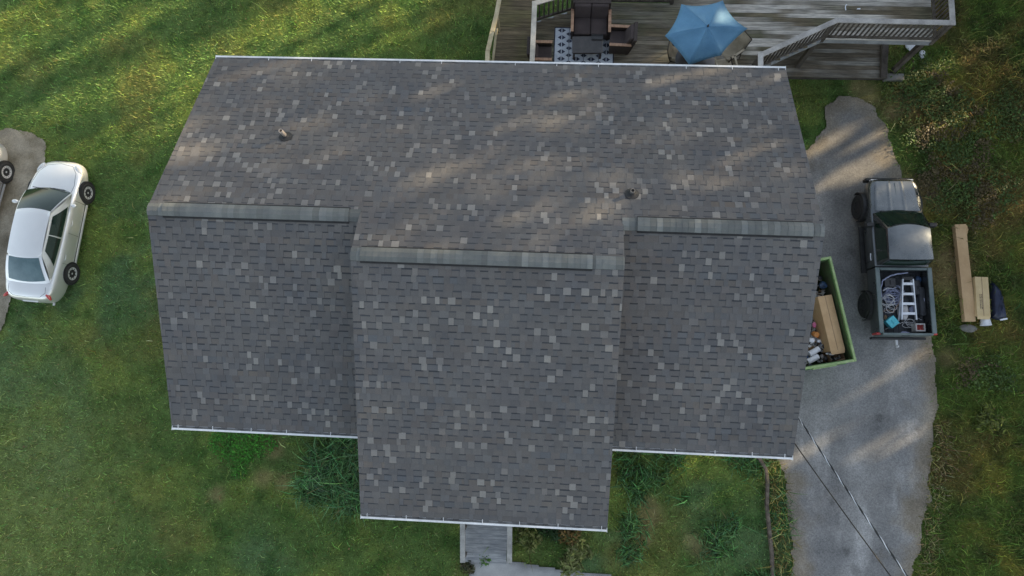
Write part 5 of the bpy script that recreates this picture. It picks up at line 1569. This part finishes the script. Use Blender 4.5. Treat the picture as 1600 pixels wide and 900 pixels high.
def leaf_mesh(name, n, reg, size, label, seed, dens, colour, zmax=.12, aspect=.6):
    g = np.random.default_rng(seed)
    x = g.uniform(reg[0], reg[1], n); y = g.uniform(reg[2], reg[3], n)
    ok = ~blocked(x + g.normal(0, .06, n), y + g.normal(0, .06, n)); ok &= g.random(n) < dens(x, y)
    x, y = x[ok], y[ok]; n = len(x)
    z = g.uniform(.01, 1, n) ** .7 * zmax
    o = leaf_cloud(name, np.stack([x, y, z], 1), size, colour(x, y, g), g, aspect, flat=.55)
    tag(o, label, None, None, 'stuff'); return o
def leaf_cloud(name, P, size, C, g, aspect=.6, flat=.3, parent=None, m='leaf'):
    """four-cornered leaves, each folded its own way; flat = how much they face the sky"""
    n = len(P)
    nr = g.normal(0, 1, (n, 3)); nr[:, 2] = np.abs(nr[:, 2]) + flat * 3
    nr /= np.linalg.norm(nr, axis=1)[:, None]
    t = g.normal(0, 1, (n, 3)); t -= nr * (t * nr).sum(1)[:, None]; t /= np.linalg.norm(t, axis=1)[:, None]
    s = np.cross(nr, t)
    L = (size * g.lognormal(0, .3, n))[:, None]; W = L * aspect * g.uniform(.7, 1.2, (n, 1))
    tip = P + t * L * .6; bot = P - t * L * .4
    l = P + s * W * .5 - nr * L * .06; r = P - s * W * .5 - nr * L * .06
    V = np.stack([bot, r, tip, l], 1).reshape(-1, 3)
    C = C * g.lognormal(0, .25, n)[:, None]
    return soup(name, V, 4, np.repeat(np.clip(C, .003, .6), 4, 0), M[m], parent)
wc = [(cl(1440, 125), 1.0), (cl(1420, 150), .8), (cl(1470, 170), 1.2), (cl(1500, 240), 1.4), (cl(1480, 290), 1.3), (cl(1530, 310), 1.2), (cl(1440, 215), .8), (cl(1570, 180), 1.0), (cl(1560, 600), .8), (cl(1530, 640), 1.0), (cl(1520, 590), .7)]
def weed_d(x, y):
    d = np.zeros(len(x))
    for p, r in wc: d = np.maximum(d, smst(1.1, .3, np.hypot(x - p.x, y - p.y) / r + (fbm(x, y, .6, 27) - .5)))
    return d
leaf_mesh('leafy_weeds', 85000, (X_WEED - .6, 21, -8, 6), .065, 'low leafy weeds between the driveway and the field', 7, weed_d,
          lambda x, y, g: np.where((fbm(x, y, .8, 28) > .56)[:, None], np.array([[.085, .065, .032]]), np.array([[.055, .092, .022]])) * g.uniform(.6, 1.3, (len(x), 1)), .22)
cv = [(cl(375, 690), .95), (cl(345, 690), .5), (cl(410, 690), .6), (cl(375, 735), .35)]
leaf_mesh('clover', 16000, (-9, -4, -12.5, -9), .045, 'bright green clover patch under the left front gutter', 8,
          lambda x, y: np.max([smst(1.0, .5, np.hypot(x - p.x, y - p.y) / r) for p, r in cv], axis=0),
          lambda x, y, g: np.array([[0.045, 0.184, 0.016]]) * g.uniform(.7, 1.3, (len(x), 1)), .08, .9)
leaf_mesh('fallen_leaves', 5200, (-18, 21, -20, 7), .055, 'scattered dry fallen leaves', 9,
          lambda x, y: .12 + .8 * smst(X_WEED - 1.4, X_WEED + .6, x),
          lambda x, y, g: np.array([[.17, .105, .05]]) * g.uniform(.4, 1.4, (len(x), 1)), .05, .7)

def shrub(px, py, z, rad, hgt, n, size, cols, label, name='garden_shrub', aspect=.35, seed=1):
    g = np.random.default_rng(seed); p = G(px, py, z)
    t = empty(name, (p.x, p.y, 0)); tag(t, label, 'shrub')
    k = 16
    ang = g.uniform(0, 2 * np.pi, k); rr = rad * np.sqrt(g.random(k)); hz = hgt * (1 - .5 * (rr / rad) ** 2) * g.uniform(.7, 1.1, k)
    tips = np.stack([rr * np.cos(ang), rr * np.sin(ang), hz], 1)
    b = MB()
    for q in tips: b.tube([(q[0] * .08, q[1] * .08, 0), (q[0] * .5, q[1] * .5, q[2] * .65), tuple(q)], [.014, .009, .004], 5)
    b.build('stems', M['bark'], t)
    i = g.integers(0, k, n); f = g.uniform(.35, 1.05, n)
    P = tips[i] * f[:, None] + g.normal(0, rad * .13, (n, 3)); P[:, 2] = np.abs(P[:, 2])
    C = np.array(cols)[g.integers(0, len(cols), n)]
    leaf_cloud('foliage', P, size, C, g, aspect, flat=.25, parent=t)
shrub(826, 842, .4, .42, .6, 900, .13, [(.10, .12, .03), (.06, .09, .02), (.14, .15, .05)], 'loose olive shrub right next to the ramp handrail under the front gutter', seed=1)
shrub(899, 872, .3, .52, .6, 1300, .14, [(.15, .17, .055), (.10, .13, .035), (.18, .19, .08)], 'pale yellow green shrub beside the concrete path', seed=2)
shrub(894, 838, .4, .40, .6, 700, .11, [(.16, .10, .03), (.09, .06, .02), (.06, .08, .02)], 'rusty brown shrub behind the pale yellow green one', seed=3)
shrub(862, 830, .4, .40, .5, 700, .11, [(.02, .05, .015), (.03, .07, .02)], 'dark green shrub under the gutter between the olive and rusty shrubs', seed=4)
shrub(731, 888, .1, .22, .2, 260, .11, [(.05, .06, .03), (.08, .07, .035)], 'small weedy tuft at the lower left end of the ramp handrail', 'weed_tuft', seed=5)
shrub(757, 874, .15, .22, .14, 240, .06, [(.05, .14, .015), (.07, .16, .02)], 'small bright green weed where the ramp meets the concrete path', 'weed_tuft', .6, seed=6)
shrub(1545, 655, .2, .45, .4, 600, .12, [(.10, .12, .02), (.07, .09, .02)], 'yellow green weed clump in the rough grass right of the lower driveway', 'weed_clump', seed=7)

# ------------------------------------------------------------------ the wood that shades the plot
# Low sun reaches the house only through chinks in these crowns; leaves are left out wherever a lit streak is wanted.
def rear_plane(px, py):
    y = -2.0
    for _ in range(30):
        p = G(px, py, HR - PITCH * y); y = p.y
    return p
chinks = []
def streak(x0, y0, x1, y1, hw, surf=0.0):
    a = rear_plane(x0, y0) if surf == 'roof' else G(x0, y0, surf)
    c = rear_plane(x1, y1) if surf == 'roof' else G(x1, y1, surf)
    chinks.append((a, c, hw))
for s in ((0, 85, 42, 42, .5), (0, 55, 20, 30, .4), (75, 28, 140, 2, .35), (170, 56, 262, 14, .32), (128, 156, 222, 108, .42), (205, 145, 262, 122, .3), (78, 103, 116, 84, .25),
          (195, 205, 330, 108, .42), (250, 195, 285, 160, .35), (335, 82, 440, 38, .5), (380, 85, 570, 22, .6), (455, 60, 640, 0, .5), (230, 225, 255, 210, .3), (60, 168, 112, 146, .25),
          (430, 30, 520, -5, .4), (590, 70, 640, 50, .3), (140, 30, 165, 18, .25),
          (1418, 130, 1530, 84, .38), (1428, 166, 1448, 152, .3), (1380, 238, 1445, 212, .35), (1285, 292, 1372, 248, .3), (1355, 272, 1396, 250, .3), (1266, 238, 1302, 214, .32), (1335, 228, 1392, 203, .25),
          (1540, 296, 1600, 262, .4), (1500, 330, 1535, 312, .3), (1560, 345, 1600, 325, .35), (1545, 120, 1600, 95, .3), (1350, 606, 1412, 568, .3), (1412, 614, 1458, 588, .28), (1232, 724, 1296, 682, .28),
          (1318, 722, 1352, 698, .2), (1386, 708, 1418, 685, .22), (1120, 774, 1166, 742, .22), (1150, 742, 1198, 712, .25), (1085, 720, 1120, 702, .22), (1500, 560, 1560, 530, .3), (1540, 720, 1600, 690, .3), (1480, 700, 1500, 690, .25)):
    streak(*s[:4], s[4] * (.72 if s[0] > 1200 else 1.2))
for s in ((338, 128, 450, 102, .28), (440, 120, 520, 100, .2), (648, 281, 708, 268, .2), (725, 262, 766, 240, .26), (756, 214, 838, 184, .24), (800, 262, 850, 250, .16), (905, 152, 960, 138, .2), (960, 140, 1160, 104, .22),
          (1180, 130, 1235, 112, .2), (272, 250, 306, 222, .16), (560, 385, 620, 360, .18), (600, 320, 640, 300, .16), (860, 160, 905, 142, .18), (1130, 250, 1200, 225, .16), (640, 160, 700, 140, .16), (900, 330, 950, 315, .16), (480, 260, 520, 243, .14)):
    streak(*s[:4], s[4] * .62, surf='roof')
streak(1118, 33, 1140, 29, .16, 4.3); streak(1345, 292, 1420, 278, .3, 1.1); streak(1380, 395, 1440, 375, .22, 1.6); streak(860, 70, 930, 50, .2, ZD); streak(110, 262, 128, 256, .35, .6)
streak(1020, 95, 1060, 80, .2, ZD); streak(764, 60, 776, 50, .3, 2.5)

def in_chink(P):
    """leaves whose shadow would fall on a lit streak"""
    s = np.array(SUN); hit = np.zeros(len(P), bool)
    for a, c, hw in chinks:
        a, c = np.array(a), np.array(c); ax = (a + c) / 2
        # look along the sun: distance from the leaf to the segment in the plane square to the ray
        u = c - a; u = u - s * (u @ s); L = np.linalg.norm(u); 
        w = P - a; w = w - np.outer(w @ s, s)
        t = np.clip(w @ u / max(L * L, 1e-6), 0, 1)
        hit |= np.linalg.norm(w - t[:, None] * u, axis=1) < hw
    return hit

def toward_rear_roof(P):
    """leaves between the sun and the rear roof slope, some of them dropped to let a weak warm light through"""
    s = np.array(SUN); nrm = np.array([0, PITCH, 1.0])
    t = (P @ nrm - HR) / (s @ nrm)
    H = P - t[:, None] * s
    return (np.abs(H[:, 0]) < HW + .3) & (H[:, 1] < .3) & (H[:, 1] > YM) & (t > 0)

ACROSS = Vector((-math.cos(R(SUN_AZ)), math.sin(R(SUN_AZ)), 0)); ALONG = Vector((math.sin(R(SUN_AZ)), math.cos(R(SUN_AZ)), 0))
def tree(s, d, hgt, rad, n, seed):
    g = np.random.default_rng(seed)
    base = ALONG * d + ACROSS * s
    t = empty('shade_tree', (base.x, base.y, -.03)); tag(t, 'tall broadleaf tree in the wood edge beyond the deck and the field', 'tree', 'trees of the wood edge')
    b = MB()
    b.tube([(0, 0, -.1), (.05, .05, hgt * .3), (-.08, .1, hgt * .6), (.05, 0, hgt * .92)], [.30, .22, .14, .03], 10)
    limbs = []
    for k in range(14):
        a = g.uniform(0, 2 * np.pi); z0 = hgt * g.uniform(.12, .8); L = rad * g.uniform(.6, .95) * (1 - .4 * max(0, z0 / hgt - .5))
        e = (L * math.cos(a), L * math.sin(a), z0 + L * g.uniform(.2, .6)); limbs.append(e)
        b.tube([(0, 0, z0), (e[0] * .5, e[1] * .5, z0 + (e[2] - z0) * .35), e], [.09, .06, .02], 6)
    b.build('trunk', M['bark'], t, smooth=60)
    # clumped crown: leaves gather round many twig ends through the crown's volume
    K = 130
    a = g.uniform(0, 2 * np.pi, K); zz = g.uniform(.04, 1.0, K); rr = rad * np.sqrt(g.random(K)) * np.sqrt(np.clip(1.15 - (np.abs(zz - .42) / .66) ** 2.2, .05, 1))
    cen = np.stack([rr * np.cos(a), rr * np.sin(a), zz * hgt], 1)
    i = g.integers(0, K, n)
    P = cen[i] + g.normal(0, 1, (n, 3)) * np.array([.62, .62, .5])
    P[:, 2] = np.abs(P[:, 2]) + .1
    Wd = P + np.array([base.x, base.y, 0])
    P = P[~(in_chink(Wd) | (toward_rear_roof(Wd) & (g.random(n) < .36)))]  # leaves removed to shape the sun streaks and the warm roof wash
    ck = np.array([[.035, .075, .016], [.05, .09, .02], [.06, .085, .018], [.025, .055, .014]])[g.integers(0, 4, K)]
    j = g.integers(0, K, len(P))
    leaf_cloud('crown', P, .42, ck[j], g, .62, flat=.1, parent=t)
k = 0
for row, d0, hh in ((0, 29, 13.5), (1, 35, 16.5)):
    for s in np.arange(-30, 20, 4.6):
        k += 1
        jit = random.uniform(-.8, .8)
        tree(s + jit + row * 2.3, d0 + random.uniform(-1, 1.2), hh * random.uniform(.95, 1.12), 3.7, 6200, 100 + k)

for f in LATE: f()
